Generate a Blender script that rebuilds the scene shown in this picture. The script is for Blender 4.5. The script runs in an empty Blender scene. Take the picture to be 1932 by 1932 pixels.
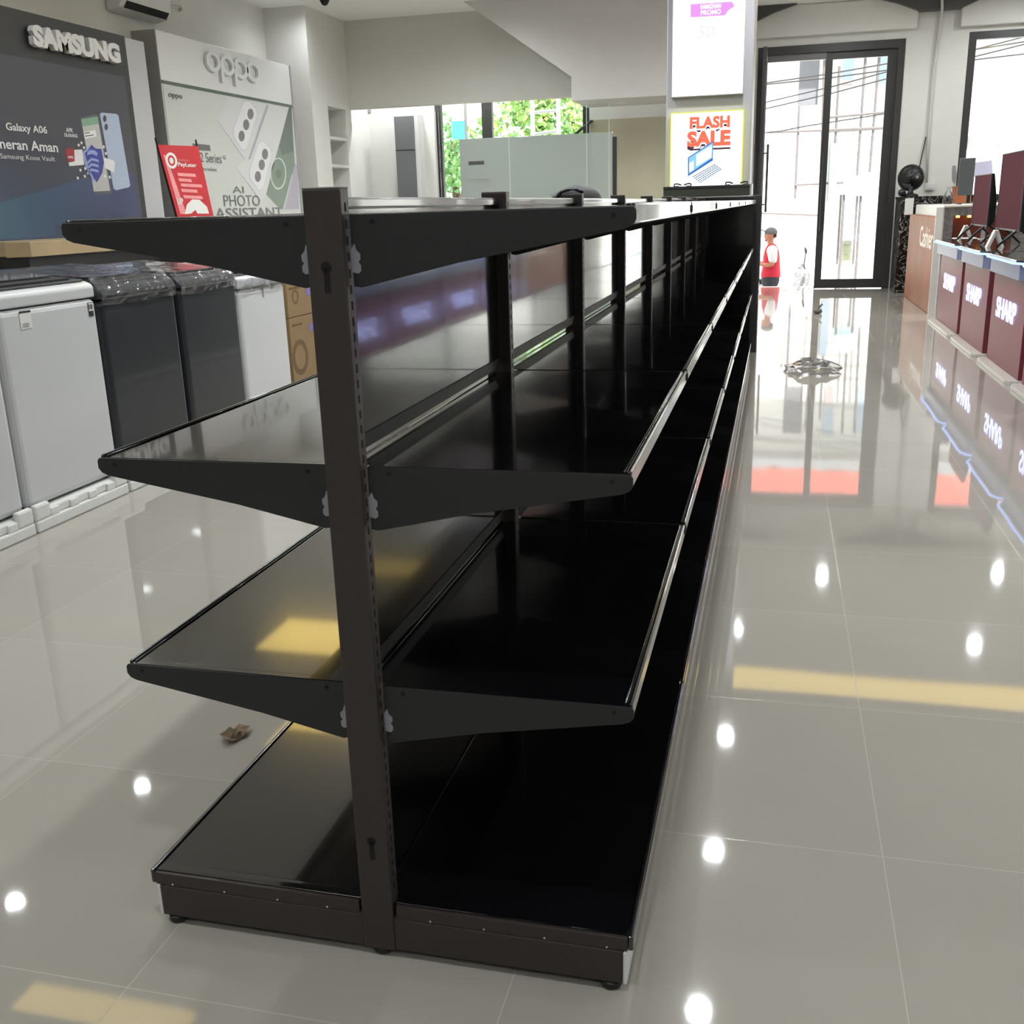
import bpy, bmesh, math, random
from mathutils import Vector, Matrix
random.seed(7)
S = bpy.context.scene
COL = S.collection
# ------------------------------------------------------------------ camera
CAM = Vector((0.65568, -1.46774, 1.31466))
YAW, PITCH, ROLL, FPX = 0.2530, -0.2878, -0.0307, 1938.9
def _basis():
    cp, sp, cy, sy = math.cos(PITCH), math.sin(PITCH), math.cos(YAW), math.sin(YAW)
    f = Vector((-sy*cp, cy*cp, sp)); r = Vector((cy, sy, 0)); u = r.cross(f)
    c, s = math.cos(ROLL), math.sin(ROLL)
    return c*r+s*u, -s*r+c*u, f
CR, CU, CF = _basis()
cam = bpy.data.objects.new('camera', bpy.data.cameras.new('camera'))
COL.objects.link(cam)
cam.data.sensor_width = 36; cam.data.sensor_height = 36; cam.data.sensor_fit = 'HORIZONTAL'
cam.data.lens = 36*FPX/1932
cam.data.clip_start = 0.02; cam.data.clip_end = 300
m = Matrix.Identity(4)
for i in range(3):
    m[i][0], m[i][1], m[i][2], m[i][3] = CR[i], CU[i], -CF[i], CAM[i]
cam.matrix_world = m
S.camera = cam
def at(u, v, x=None, y=None, z=None):
    """the point of the place seen at a pixel of the photograph, on the plane x=, y= or z="""
    d = CR*((u-966)/FPX) - CU*((v-966)/FPX) + CF
    t = (x-CAM.x)/d.x if x is not None else (y-CAM.y)/d.y if y is not None else (z-CAM.z)/d.z
    return CAM + d*t
# ------------------------------------------------------------------ view, world, sun
S.view_settings.view_transform = 'Standard'; S.view_settings.look = 'None'
S.view_settings.exposure = 0.45; S.view_settings.gamma = 1.0; S.view_settings.use_curve_mapping = False
W = bpy.data.worlds.new('sky'); S.world = W; W.use_nodes = True
wn = W.node_tree; wn.nodes.clear()
wo = wn.nodes.new('ShaderNodeOutputWorld'); wb = wn.nodes.new('ShaderNodeBackground')
sky = wn.nodes.new('ShaderNodeTexSky'); sky.sky_type = 'HOSEK_WILKIE'; sky.turbidity = 6
sky.sun_direction = Vector((0.25, -0.5, 0.8)).normalized(); sky.ground_albedo = 0.5
mixw = wn.nodes.new('ShaderNodeMixRGB'); mixw.inputs[0].default_value = 0.75; mixw.inputs[2].default_value = (1, 1, 1, 1)
wn.links.new(sky.outputs[0], mixw.inputs[1]); wn.links.new(mixw.outputs[0], wb.inputs[0])
wb.inputs[1].default_value = 2.4
wn.links.new(wb.outputs[0], wo.inputs[0])
sun = bpy.data.objects.new('sun', bpy.data.lights.new('sun', 'SUN')); COL.objects.link(sun)
sun.data.energy = 11.0; sun.data.angle = 0.02; sun.data.color = (1, .98, .95)
sun.location = (0, 0, 20)
sun.rotation_euler = Vector((0.25, -0.5, 0.8)).to_track_quat('Z', 'Y').to_euler()
DOWNLIGHT_W = 84.0
# ------------------------------------------------------------------ materials
def lin(c):
    c = c/255.0
    return c/12.92 if c <= .04045 else ((c+.055)/1.055)**2.4
def rgb(c): return (lin(c[0]), lin(c[1]), lin(c[2]), 1)
MATS = {}
def mat(name, c, rough=.5, metal=0, var=.04, scale=6, emit=0, coat=0, bump=0, bscale=40, ior=1.5, spec=.5):
    if name in MATS: return MATS[name]
    mt = bpy.data.materials.new(name); mt.use_nodes = True; MATS[name] = mt
    n = mt.node_tree; b = n.nodes['Principled BSDF']
    col = rgb(c)
    tc = n.nodes.new('ShaderNodeTexCoord')
    if var:
        no = n.nodes.new('ShaderNodeTexNoise'); no.inputs['Scale'].default_value = scale; no.inputs['Detail'].default_value = 3
        n.links.new(tc.outputs['Object'], no.inputs['Vector'])
        rp = n.nodes.new('ShaderNodeValToRGB')
        rp.color_ramp.elements[0].position = .3; rp.color_ramp.elements[1].position = .7
        rp.color_ramp.elements[0].color = tuple(max(0, k*(1-var)) for k in col[:3])+(1,)
        rp.color_ramp.elements[1].color = tuple(min(1, k*(1+var)) for k in col[:3])+(1,)
        n.links.new(no.outputs[0], rp.inputs[0]); n.links.new(rp.outputs[0], b.inputs['Base Color'])
    else:
        b.inputs['Base Color'].default_value = col
    b.inputs['Roughness'].default_value = rough; b.inputs['Metallic'].default_value = metal
    b.inputs['IOR'].default_value = ior; b.inputs['Specular IOR Level'].default_value = spec
    if coat: b.inputs['Coat Weight'].default_value = coat; b.inputs['Coat Roughness'].default_value = .04
    if emit:
        b.inputs['Emission Color'].default_value = col; b.inputs['Emission Strength'].default_value = emit
    if bump:
        nb = n.nodes.new('ShaderNodeTexNoise'); nb.inputs['Scale'].default_value = bscale
        n.links.new(tc.outputs['Object'], nb.inputs['Vector'])
        bp = n.nodes.new('ShaderNodeBump'); bp.inputs['Strength'].default_value = bump; bp.inputs['Distance'].default_value = .01
        n.links.new(nb.outputs[0], bp.inputs['Height']); n.links.new(bp.outputs[0], b.inputs['Normal'])
    return mt
def glass(name, tint=(245, 250, 248), refl=1.0, bump=0, bscale=18, milk=0.0, rough=.01):
    """thin sheet: see-through plus a Fresnel reflection, and a little milkiness for plastic film"""
    if name in MATS: return MATS[name]
    mt = bpy.data.materials.new(name); mt.use_nodes = True; MATS[name] = mt
    n = mt.node_tree; n.nodes.clear()
    o = n.nodes.new('ShaderNodeOutputMaterial'); t = n.nodes.new('ShaderNodeBsdfTransparent'); g = n.nodes.new('ShaderNodeBsdfGlossy')
    t.inputs[0].default_value = rgb(tint); g.inputs['Roughness'].default_value = rough
    fr = n.nodes.new('ShaderNodeFresnel'); fr.inputs[0].default_value = 1.45
    mx = n.nodes.new('ShaderNodeMixShader')
    mul = n.nodes.new('ShaderNodeMath'); mul.operation = 'MULTIPLY'; mul.inputs[1].default_value = refl; mul.use_clamp = True
    n.links.new(fr.outputs[0], mul.inputs[0]); n.links.new(mul.outputs[0], mx.inputs[0])
    last = t
    if milk:
        d = n.nodes.new('ShaderNodeBsdfDiffuse'); d.inputs[0].default_value = (.75, .77, .8, 1)
        m2 = n.nodes.new('ShaderNodeMixShader'); m2.inputs[0].default_value = milk
        n.links.new(t.outputs[0], m2.inputs[1]); n.links.new(d.outputs[0], m2.inputs[2]); last = m2
    n.links.new(last.outputs[0], mx.inputs[1]); n.links.new(g.outputs[0], mx.inputs[2])
    if bump:
        tc = n.nodes.new('ShaderNodeTexCoord'); nb = n.nodes.new('ShaderNodeTexNoise'); nb.inputs['Scale'].default_value = bscale
        nb.inputs['Detail'].default_value = 4
        n.links.new(tc.outputs['Object'], nb.inputs['Vector'])
        bp = n.nodes.new('ShaderNodeBump'); bp.inputs['Strength'].default_value = bump; bp.inputs['Distance'].default_value = .03
        n.links.new(nb.outputs[0], bp.inputs['Height']); n.links.new(bp.outputs[0], g.inputs['Normal']); n.links.new(bp.outputs[0], fr.inputs['Normal'])
    n.links.new(mx.outputs[0], o.inputs[0])
    return mt
def emis(name, c, s):
    if name in MATS: return MATS[name]
    mt = bpy.data.materials.new(name); mt.use_nodes = True; MATS[name] = mt
    n = mt.node_tree; n.nodes.clear()
    o = n.nodes.new('ShaderNodeOutputMaterial'); e = n.nodes.new('ShaderNodeEmission')
    e.inputs[0].default_value = rgb(c); e.inputs[1].default_value = s; n.links.new(e.outputs[0], o.inputs[0])
    return mt
# ------------------------------------------------------------------ mesh building
ORG = {}                                  # world position of every object's own origin
class MB:
    def __init__(s): s.v = []; s.f = []; s.mi = []
    def add(s, vs, fs, k=0):
        o = len(s.v); s.v += [Vector(p) for p in vs]; s.f += [tuple(i+o for i in f) for f in fs]; s.mi += [k]*len(fs); return s
    def box(s, x0, x1, y0, y1, z0, z1, k=0):
        x0, x1 = sorted((x0, x1)); y0, y1 = sorted((y0, y1)); z0, z1 = sorted((z0, z1))
        return s.add([(x0,y0,z0),(x1,y0,z0),(x1,y1,z0),(x0,y1,z0),(x0,y0,z1),(x1,y0,z1),(x1,y1,z1),(x0,y1,z1)],
                     [(0,3,2,1),(4,5,6,7),(0,1,5,4),(1,2,6,5),(2,3,7,6),(3,0,4,7)], k)
    def prism(s, pts, d, k=0):
        """closed polygon pts (3-D, planar) pushed along vector d"""
        n = len(pts); d = Vector(d); a = [Vector(p) for p in pts]; b = [p+d for p in a]
        nrm = Vector((0,0,0))
        for i in range(n): nrm += a[i].cross(a[(i+1) % n])
        fl = nrm.dot(d) > 0
        fs = [tuple(range(n)) if not fl else tuple(reversed(range(n))), tuple(range(n, 2*n)) if fl else tuple(reversed(range(n, 2*n)))]
        for i in range(n):
            j = (i+1) % n; q = (i, j, n+j, n+i); fs.append(q if fl else tuple(reversed(q)))
        return s.add(a+b, fs, k)
    def poly(s, pts, k=0): return s.add(pts, [tuple(range(len(pts)))], k)
    def cyl(s, p0, p1, r, k=0, n=16, r1=None, cap=True):
        p0, p1 = Vector(p0), Vector(p1); r1 = r if r1 is None else r1
        z = (p1-p0).normalized(); x = z.orthogonal().normalized(); y = z.cross(x)
        vs = []
        for p, q in ((p0, r), (p1, r1)):
            for i in range(n):
                a = 2*math.pi*i/n; vs.append(p+x*math.cos(a)*q+y*math.sin(a)*q)
        fs = [(i, (i+1) % n, n+(i+1) % n, n+i) for i in range(n)]
        if cap: fs += [tuple(reversed(range(n))), tuple(range(n, 2*n))]
        return s.add(vs, fs, k)
    def tube(s, path, r, k=0, n=8):
        path = [Vector(p) for p in path]; vs = []; N = len(path)
        rr = r if isinstance(r, (list, tuple)) else [r]*N
        t0 = (path[1]-path[0]).normalized(); x = t0.orthogonal().normalized()
        for i, p in enumerate(path):
            t = (path[min(i+1, N-1)]-path[max(i-1, 0)]).normalized()
            x = (x-t*x.dot(t)).normalized(); y = t.cross(x)
            for j in range(n):
                a = 2*math.pi*j/n; vs.append(p+x*math.cos(a)*rr[i]+y*math.sin(a)*rr[i])
        fs = []
        for i in range(N-1):
            for j in range(n):
                fs.append((i*n+j, i*n+(j+1) % n, (i+1)*n+(j+1) % n, (i+1)*n+j))
        fs += [tuple(reversed(range(n))), tuple(range((N-1)*n, N*n))]
        return s.add(vs, fs, k)
    def ell(s, c, r, k=0, nu=20, nv=12, zmin=-1.0):
        c = Vector(c); vs = []; fs = []
        for i in range(nv+1):
            ph = -math.pi/2+math.pi*i/nv; zz = max(math.sin(ph), zmin)
            for j in range(nu):
                a = 2*math.pi*j/nu
                vs.append(c+Vector((r[0]*math.cos(ph)*math.cos(a), r[1]*math.cos(ph)*math.sin(a), r[2]*zz)))
        for i in range(nv):
            for j in range(nu): fs.append((i*nu+j, i*nu+(j+1) % nu, (i+1)*nu+(j+1) % nu, (i+1)*nu+j))
        return s.add(vs, fs, k)
    def lathe(s, c, prof, k=0, n=24, axis='z'):
        c = Vector(c); vs = []; fs = []
        for (r, h) in prof:
            for j in range(n):
                a = 2*math.pi*j/n; p, q = r*math.cos(a), r*math.sin(a)
                vs.append(c+Vector({'z': (p, q, h), 'y': (p, h, q), 'x': (h, p, q)}[axis]))
        for i in range(len(prof)-1):
            for j in range(n): fs.append((i*n+j, i*n+(j+1) % n, (i+1)*n+(j+1) % n, (i+1)*n+j))
        fs += [tuple(reversed(range(n))), tuple(range((len(prof)-1)*n, len(prof)*n))]
        return s.add(vs, fs, k)
    def build(s, name, mats, parent=None, bevel=0, seg=2, smooth=False, origin=None):
        if not isinstance(mats, (list, tuple)): mats = [mats]
        og = Vector(origin) if origin is not None else (ORG[parent.name] if parent else Vector((0, 0, 0)))
        bm = bmesh.new()
        vv = [bm.verts.new(p-og) for p in s.v]
        for f, k in zip(s.f, s.mi):
            try: fc = bm.faces.new([vv[i] for i in f]); fc.material_index = k; fc.smooth = smooth
            except ValueError: pass
        if smooth or bevel: bmesh.ops.remove_doubles(bm, verts=bm.verts, dist=1e-6)
        bmesh.ops.recalc_face_normals(bm, faces=bm.faces)
        if bevel:
            ed = [e for e in bm.edges if len(e.link_faces) == 2 and e.calc_face_angle(0) > .5]
            bmesh.ops.bevel(bm, geom=ed, offset=bevel, segments=seg, profile=.5, affect='EDGES', clamp_overlap=True)
        me = bpy.data.meshes.new(name); bm.to_mesh(me); bm.free()
        for q in mats: me.materials.append(q)
        o = bpy.data.objects.new(name, me); COL.objects.link(o)
        ORG[o.name] = og
        if parent:
            o.parent = parent; o.location = og-ORG[parent.name]
        else: o.location = og
        return o
def tag(o, label, cat, group=None):
    o['label'] = label; o['category'] = cat
    if group: o['group'] = group
    return o
def thing(name, label, cat, loc, group=None):
    o = bpy.data.objects.new(name, None); COL.objects.link(o); o.empty_display_size = .1
    o.location = loc; ORG[o.name] = Vector(loc)
    return tag(o, label, cat, group)
def struct(o): o['kind'] = 'structure'; return o
def sub(name, mb, mats, parent, **kw): return mb.build(name, mats, parent, **kw)
def dup(o, off, parent=None):
    """copy of an object and of its children, moved by off"""
    c = o.copy(); COL.objects.link(c)
    if parent is not None: c.parent = parent
    c.location = o.location+Vector(off); ORG[c.name] = ORG[o.name]+Vector(off)
    for ch in o.children:
        d = ch.copy(); COL.objects.link(d); d.parent = c; ORG[d.name] = ORG[ch.name]+Vector(off)
        for g in ch.children:
            e = g.copy(); COL.objects.link(e); e.parent = d; ORG[e.name] = ORG[g.name]+Vector(off)
    return c
def dup_thing(o, off, label):
    c = dup(o, off); c['label'] = label; return c
def text(mb, body, p, u, v, width, height, depth=.002, k=0, bold=0, shear=0, base=True):
    """lettering whose inked box starts at p and spans width along u and height along v"""
    cu = bpy.data.curves.new('t', 'FONT'); cu.body = body; cu.extrude = 0; cu.offset = bold; cu.shear = shear
    cu.resolution_u = 3
    ob = bpy.data.objects.new('t', cu); COL.objects.link(ob)
    dg = bpy.context.evaluated_depsgraph_get(); me = bpy.data.meshes.new_from_object(ob.evaluated_get(dg))
    bpy.data.objects.remove(ob); bpy.data.curves.remove(cu)
    xs = [q.co.x for q in me.vertices]; ys = [q.co.y for q in me.vertices]
    if not xs: return
    x0, x1, y0, y1 = min(xs), max(xs), min(ys), max(ys)
    u, v, p = Vector(u).normalized(), Vector(v).normalized(), Vector(p); n = u.cross(v)
    def T(q): return p+u*((q.x-x0)/(x1-x0)*width)+v*((q.y-y0)/(y1-y0)*height)
    bm = bmesh.new(); bm.from_mesh(me); bpy.data.meshes.remove(me)
    bmesh.ops.remove_doubles(bm, verts=bm.verts, dist=1e-5)
    bm.verts.index_update()
    fr = [T(q.co)+n*depth for q in bm.verts]; bk = [T(q.co) for q in bm.verts]; N = len(fr)
    fs = [tuple(q.index for q in f.verts) for f in bm.faces]
    sd = []
    for e in bm.edges:
        if len(e.link_faces) == 1:
            l = e.link_loops[0]; a, b = l.vert.index, l.link_loop_next.vert.index
            sd.append((b, a, N+a, N+b))
    bm.free()
    mb.add(fr+bk, fs+sd, k)
YX, ZX = Vector((0, 1, 0)), Vector((0, 0, 1)); XX = Vector((1, 0, 0))
def text_px(mb, body, pl, pr, top, plane, k=0, off=.004, depth=.002, bold=0, shear=0):
    """lettering from pixel pl (left end of the inked bottom) to pr, reaching up to pixel row of top, on the plane"""
    a, b, c = at(*pl, **plane), at(*pr, **plane), at(*top, **plane)
    if 'x' in plane:
        sgn = 1 if b.y > a.y else -1
        u = Vector((0, sgn, 0)); w = abs(b.y-a.y); n = u.cross(ZX)
    else: u = XX; w = abs(b.x-a.x); n = u.cross(ZX)
    h = abs(c.z-a.z)
    text(mb, body, a+n*off, u, ZX, w, h, depth, k, bold, shear)
def poly_px(mb, pts, plane, k=0, off=0):
    n = Vector((1 if plane['x'] < 0 else -1, 0, 0)) if 'x' in plane else Vector((0, -1, 0))
    mb.poly([at(*p, **plane)+n*off for p in pts], k)
def ring(mb, c, u, v, r0, r1, depth, k=0, n=28, sx=1.0):
    """flat ring (or disc when r0=0) in plane u,v raised by depth"""
    c, u, v = Vector(c), Vector(u), Vector(v); w = u.cross(v).normalized()
    o = [c+u*math.cos(2*math.pi*i/n)*r1*sx+v*math.sin(2*math.pi*i/n)*r1 for i in range(n)]
    if r0 <= 0: mb.prism(o, w*depth, k); return
    q = [c+u*math.cos(2*math.pi*i/n)*r0*sx+v*math.sin(2*math.pi*i/n)*r0 for i in range(n)]
    vs = o+q+[p+w*depth for p in o]+[p+w*depth for p in q]; fs = []
    for i in range(n):
        j = (i+1) % n
        fs += [(2*n+i, 2*n+j, 3*n+j, 3*n+i), (i, j, 2*n+j, 2*n+i), (n+j, n+i, 3*n+i, 3*n+j)]
    mb.add(vs, fs, k)
# ------------------------------------------------------------------ palette
WALL = mat('wall_paint', (219, 218, 213), .6, var=.015, bump=.02, bscale=90)
WALL2 = mat('stair_paint', (205, 203, 200), .6, var=.015)
SOFF = mat('soffit_paint', (205, 203, 195), .65, var=.015)
CEIL = mat('ceiling_paint', (240, 239, 234), .7, var=.01)
WHITE = mat('white_laminate', (215, 215, 214), .35, var=.01)
GREYL = mat('grey_laminate', (150, 150, 152), .4, var=.02)
ALU = mat('dark_aluminium', (52, 51, 52), .4, var=.05)
BLACKG = mat('black_gloss_steel', (13, 13, 15), .13, var=.1, spec=.6, coat=1)
BLACKP = mat('black_panel_steel', (12, 12, 13), .12, var=.1, spec=.7, coat=.4)
BLACKM = mat('black_matt', (20, 20, 22), .55, var=.1)
BROWNB = mat('brown_black_powder_coat', (51, 44, 42), .38, var=.08, scale=60, bump=.05, bscale=300)
BRACK = mat('bracket_steel', (30, 31, 33), .4, var=.06, bump=.03, bscale=300)
LIPM = mat('shelf_edge_steel', (30, 30, 33), .16, metal=.0, var=.05, coat=.6, spec=.8)
STEEL = mat('bright_steel', (190, 190, 195), .35, metal=.6)
HOLE = mat('dark_slot', (4, 4, 4), .8, var=0)
RUBBER = mat('black_rubber', (22, 22, 22), .5)
GLASS = glass('window_glass', (252, 254, 253))
CLEAR = glass('partition_glass', (251, 254, 252), .35)
FILM = glass('clear_film', (248, 248, 250), 1.3, bump=.5, bscale=7, milk=.05, rough=.04)
# floor: polished tiles with thin grout
def floor_material():
    mt = bpy.data.materials.new('polished_tile'); mt.use_nodes = True
    n = mt.node_tree; b = n.nodes['Principled BSDF']
    tc = n.nodes.new('ShaderNodeTexCoord'); mp = n.nodes.new('ShaderNodeMapping')
    mp.inputs['Location'].default_value = (-.252, .170, 0)
    br = n.nodes.new('ShaderNodeTexBrick'); br.offset = 0; br.squash = 1
    br.inputs['Scale'].default_value = 1; br.inputs['Brick Width'].default_value = .668; br.inputs['Row Height'].default_value = .668
    br.inputs['Mortar Size'].default_value = .0011; br.inputs['Mortar Smooth'].default_value = .1; br.inputs['Bias'].default_value = 0
    br.inputs['Color1'].default_value = rgb((164, 159, 150)); br.inputs['Color2'].default_value = rgb((168, 163, 154)); br.inputs['Mortar'].default_value = rgb((186, 181, 171))
    n.links.new(tc.outputs['Object'], mp.inputs[0]); n.links.new(mp.outputs[0], br.inputs['Vector'])
    no = n.nodes.new('ShaderNodeTexNoise'); no.inputs['Scale'].default_value = 1.7; no.inputs['Detail'].default_value = 5
    n.links.new(tc.outputs['Object'], no.inputs['Vector'])
    mx = n.nodes.new('ShaderNodeMixRGB'); mx.blend_type = 'MULTIPLY'; mx.inputs[0].default_value = .14
    n.links.new(br.outputs['Color'], mx.inputs[1]); n.links.new(no.outputs[0], mx.inputs[2]); n.links.new(mx.outputs[0], b.inputs['Base Color'])
    rr = n.nodes.new('ShaderNodeMapRange'); rr.inputs['To Min'].default_value = .035; rr.inputs['To Max'].default_value = .2
    n.links.new(br.outputs['Fac'], rr.inputs['Value']); n.links.new(rr.outputs[0], b.inputs['Roughness'])
    n2 = n.nodes.new('ShaderNodeTexNoise'); n2.inputs['Scale'].default_value = 2.2; n2.inputs['Detail'].default_value = 1
    n.links.new(tc.outputs['Object'], n2.inputs['Vector'])
    bp = n.nodes.new('ShaderNodeBump'); bp.inputs['Strength'].default_value = .02; bp.inputs['Distance'].default_value = .02
    n.links.new(n2.outputs[0], bp.inputs['Height']); n.links.new(bp.outputs[0], b.inputs['Normal'])
    b.inputs['IOR'].default_value = 1.55
    return mt
XL, XR, YF, YN, ZC = -6.07, 6.6, 15.0, -5.5, 3.93
# ------------------------------------------------------------------ the room
b = MB().box(XL-.2, XR+.2, YN-.2, YF+.45, -.2, 0); struct(b.build('floor', floor_material()))
b = MB().box(XL-.2, XR+.2, YN-.2, YF+.25, ZC, ZC+.2); struct(b.build('ceiling', CEIL))
b = MB().box(XL-.2, XL, YN-.2, YF+.25, 0, ZC); struct(b.build('wall_left', WALL))
b = MB().box(XR, XR+.2, YN-.2, YF+.25, 0, ZC); struct(b.build('wall_right', WALL))
b = MB().box(XL, XR, YN-.2, YN, 0, ZC); struct(b.build('wall_near', WALL))
DX0, DX1, DZ = .27, 2.27, 3.41           # doorway
WX0, WX1 = 3.09, 6.2                      # right window
LX0, LX1, LZ = -4.66, -2.2, 3.0           # left window
b = MB()
b.box(XL, LX0, YF, YF+.25, 0, ZC); b.box(LX0, LX1, YF, YF+.25, LZ, ZC); b.box(LX1, DX0, YF, YF+.25, 0, ZC)
b.box(DX0, DX1, YF, YF+.25, DZ, ZC); b.box(DX1, WX0, YF, YF+.25, 0, ZC); b.box(WX0, WX1, YF, YF+.25, 0, .5)
b.box(WX0, WX1, YF, YF+.25, 3.44, ZC); b.box(WX1, XR, YF, YF+.25, 0, ZC)
struct(b.build('wall_far', WALL))
# beams over the openings, dark flared corbels, both in front of the far wall
struct(MB().box(DX0-.5, 2.40, YF-.12, YF, 3.52, ZC).build('trim_1', WALL, bevel=.02))
struct(MB().box(2.95, XR, YF-.12, YF, 3.50, ZC).build('trim_2', WALL, bevel=.02))
CORB = mat('dark_grey_paint', (72, 71, 70), .5)
def corbel(cx, name):
    b = MB(); y = YF-.22
    pts = [(cx-.28, y, 3.73), (cx+.28, y, 3.73), (cx+.55, y, 3.84), (cx+.85, y, 3.925), (cx-.85, y, 3.925), (cx-.55, y, 3.84)]
    b.prism(pts, (0, .22, 0)); return struct(b.build(name, CORB))
corbel(2.67, 'trim_3'); corbel(-.07, 'trim_4')
# niche block in the left far corner: front face, and a shelved niche in its right face
b = MB(); nx0, nx1, ny0, ny1 = XL, -5.47, 12.2, 13.55
b.box(nx0, nx1-.3, ny0, YF, 0, ZC)
b.box(nx1-.3, nx1, ny0, 12.72, 0, ZC); b.box(nx1-.3, nx1, 13.34, ny1, 0, ZC); b.box(nx1-.3, nx1, 12.72, 13.34, 2.74, ZC)
for z in (.5, .93, 1.5, 1.96, 2.33): b.box(nx1-.3, nx1-.01, 12.72, 13.34, z-.02, z+.02)
struct(b.build('wall_niche', WALL))
# soffit wall under the stair landing and the stair side
struct(MB().box(nx1-.3, -1.2, 13.5, 13.7, 2.76, ZC).build('wall_soffit', SOFF))
p1, p2, p3 = at(870, 0, y=12.8), at(1078, 145, y=12.8), at(1078, 190, y=12.8)
k = (p1.z-p2.z)/(p1.x-p2.x); zt = ZC
pts = [(p2.x+(zt-p2.z)/k, 12.8, zt), (p2.x, 12.8, p2.z), (p3.x, 12.8, p3.z), (.1, 12.8, p3.z), (.1, 12.8, zt)]
struct(MB().prism(pts, (0, 1.15, 0)).build('wall_stair', WALL2))
BEIGE = mat('beige_wall', (176, 170, 146), .6, var=.02)
struct(MB().box(-2.18, .2, YF-.05, YF, 0, 2.55).build('wall_recess', BEIGE))
# handrail glimpsed above the board
h = MB().tube([at(1084, 254, y=14.93), at(1114, 229, y=14.93), at(1118, 229, y=14.97)], .022)
tag(h.build('handrail', ALU), 'short slanting dark handrail between the grey board and the stair underside', 'handrail')
# column carrying the two lit signs
yc = 9.0
cxl, cxr = at(1256, 260, y=yc).x, at(1417, 260, y=yc).x
struct(MB().box(cxl, cxr, yc, yc+.75, 0, ZC).build('wall_column', mat('column_laminate', (178, 176, 180), .4, var=.01), bevel=.01))
# left window (behind the stair), right window, door
def frame(name, x0, x1, z0, z1, w, d, mulls=(), m=ALU, y=YF, glassy=True):
    b = MB()
    b.box(x0, x0+w, y, y+d, z0, z1); b.box(x1-w, x1, y, y+d, z0, z1); b.box(x0+w, x1-w, y, y+d, z1-w, z1); b.box(x0+w, x1-w, y, y+d, z0, z0+w)
    for a, c in mulls: b.box(a, c, y, y+d, z0+w, z1-w)
    o = struct(b.build(name, m))
    if glassy: sub('pane', MB().box(x0+w, x1-w, y+d/2-.003, y+d/2+.003, z0+w, z1-w), GLASS, o)
    return o
mu = [(at(908, 200, y=YF).x, at(927, 200, y=YF).x)]
frame('window_1', LX0, LX1, 0, LZ, .10, .1, mu)
frame('window_2', WX0, WX1, .5, 3.44, .1, .12, [(4.6, 4.7)])
# door: frame, transom, one leaf closed, the other swung open into the shop
d = struct(MB().box(DX0, DX0+.08, YF-.02, YF+.12, 0, DZ).box(DX1-.09, DX1, YF-.02, YF+.12, 0, DZ).box(DX0+.08, DX1-.09, YF-.02, YF+.12, DZ-.11, DZ)
          .build('door_1', ALU))
sub('header_panel', MB().box(DX0+.08, 1.22, YF+.01, YF+.09, DZ-.2, DZ-.11), mat('grey_header', (112, 109, 110), .4), d)
def leaf(w, h):
    b = MB(); b.box(0, .1, 0, .05, 0, h); b.box(w-.13, w, 0, .05, 0, h); b.box(.1, w-.13, 0, .05, 0, .13); b.box(.1, w-.13, 0, .05, h-.1, h)
    return b
def shift(b, o):
    for q in b.v: q += Vector(o)
    return b
lx = 1.21; lw = DX1-.09-lx; lh = DZ-.12
l1 = sub('door_leaf', shift(leaf(lw, lh), (lx, YF+.03, .012)), ALU, d)
sub('pane', MB().box(lx+.1, lx+lw-.13, YF+.05, YF+.056, .14, lh-.09), GLASS, l1)
hb = MB()
for yy in (YF-.02, YF+.13):
    hb.cyl((lx+.045, yy, .85), (lx+.045, yy, 1.95), .016)
    for z in (1.05, 1.75): hb.cyl((lx+.045, YF+.05, z), (lx+.045, yy, z), .01)
sub('pull_handle', hb, ALU, l1)
ex = at(1436.5, 290, y=14.05).x            # the open leaf is seen edge-on
b = MB(); b.box(ex-.025, ex+.025, 14.03, 14.13, .012, 3.3); b.box(ex-.025, ex+.025, YF-.14, YF-.01, .012, 3.3)
b.box(ex-.025, ex+.025, 14.13, YF-.14, .012, .14); b.box(ex-.025, ex+.025, 14.13, YF-.14, 3.2, 3.3)
l2 = sub('door_leaf', b, ALU, d); sub('pane', MB().box(ex-.003, ex+.003, 14.13, YF-.14, .14, 3.2), GLASS, l2)
hb = MB()
for s in (-.085, .085):
    hb.cyl((ex+s, 14.08, at(1444, 400, y=14.08).z), (ex+s, 14.08, at(1452, 272, y=14.08).z), .016)
    for z in (at(1444, 386, y=14.08).z, at(1450, 289, y=14.08).z): hb.cyl((ex, 14.08, z), (ex+s, 14.08, z), .01)
sub('pull_handle', hb, ALU, l2)
# conduit, socket box and wire on the pillar
pc = [at(*q, y=YF-.03) for q in ((1748, 345), (1752, 250), (1763, 120), (1772, 25))]+[Vector((2.68, YF-.25, 3.72)), Vector((2.66, YF-.25, ZC))]
pc[3] = Vector((2.70, YF-.05, 3.68))
tag(MB().tube(pc, .018).build('cable_conduit', mat('white_plastic', (205, 203, 198), .4), smooth=True), 'thin white cable conduit running up the pillar beside the glass door', 'pipe')
q = at(1755, 352, y=YF-.03)
tag(MB().box(q.x-.06, q.x+.06, YF-.04, YF, q.z-.05, q.z+.05).box(q.x-.045, q.x+.045, YF-.045, YF-.04, q.z-.035, q.z+.035).build('wall_socket', WHITE, bevel=.004), 'small white switch box low on the pillar under the conduit', 'switch')
tag(MB().tube([at(1733, 325, y=YF-.03), at(1738, 300, y=YF-.03), at(1747, 258, y=YF-.03)], .008).build('dark_cable', ALU), 'dark loose cable slanting down the pillar to the fan, left of the conduit', 'cable')
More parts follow.
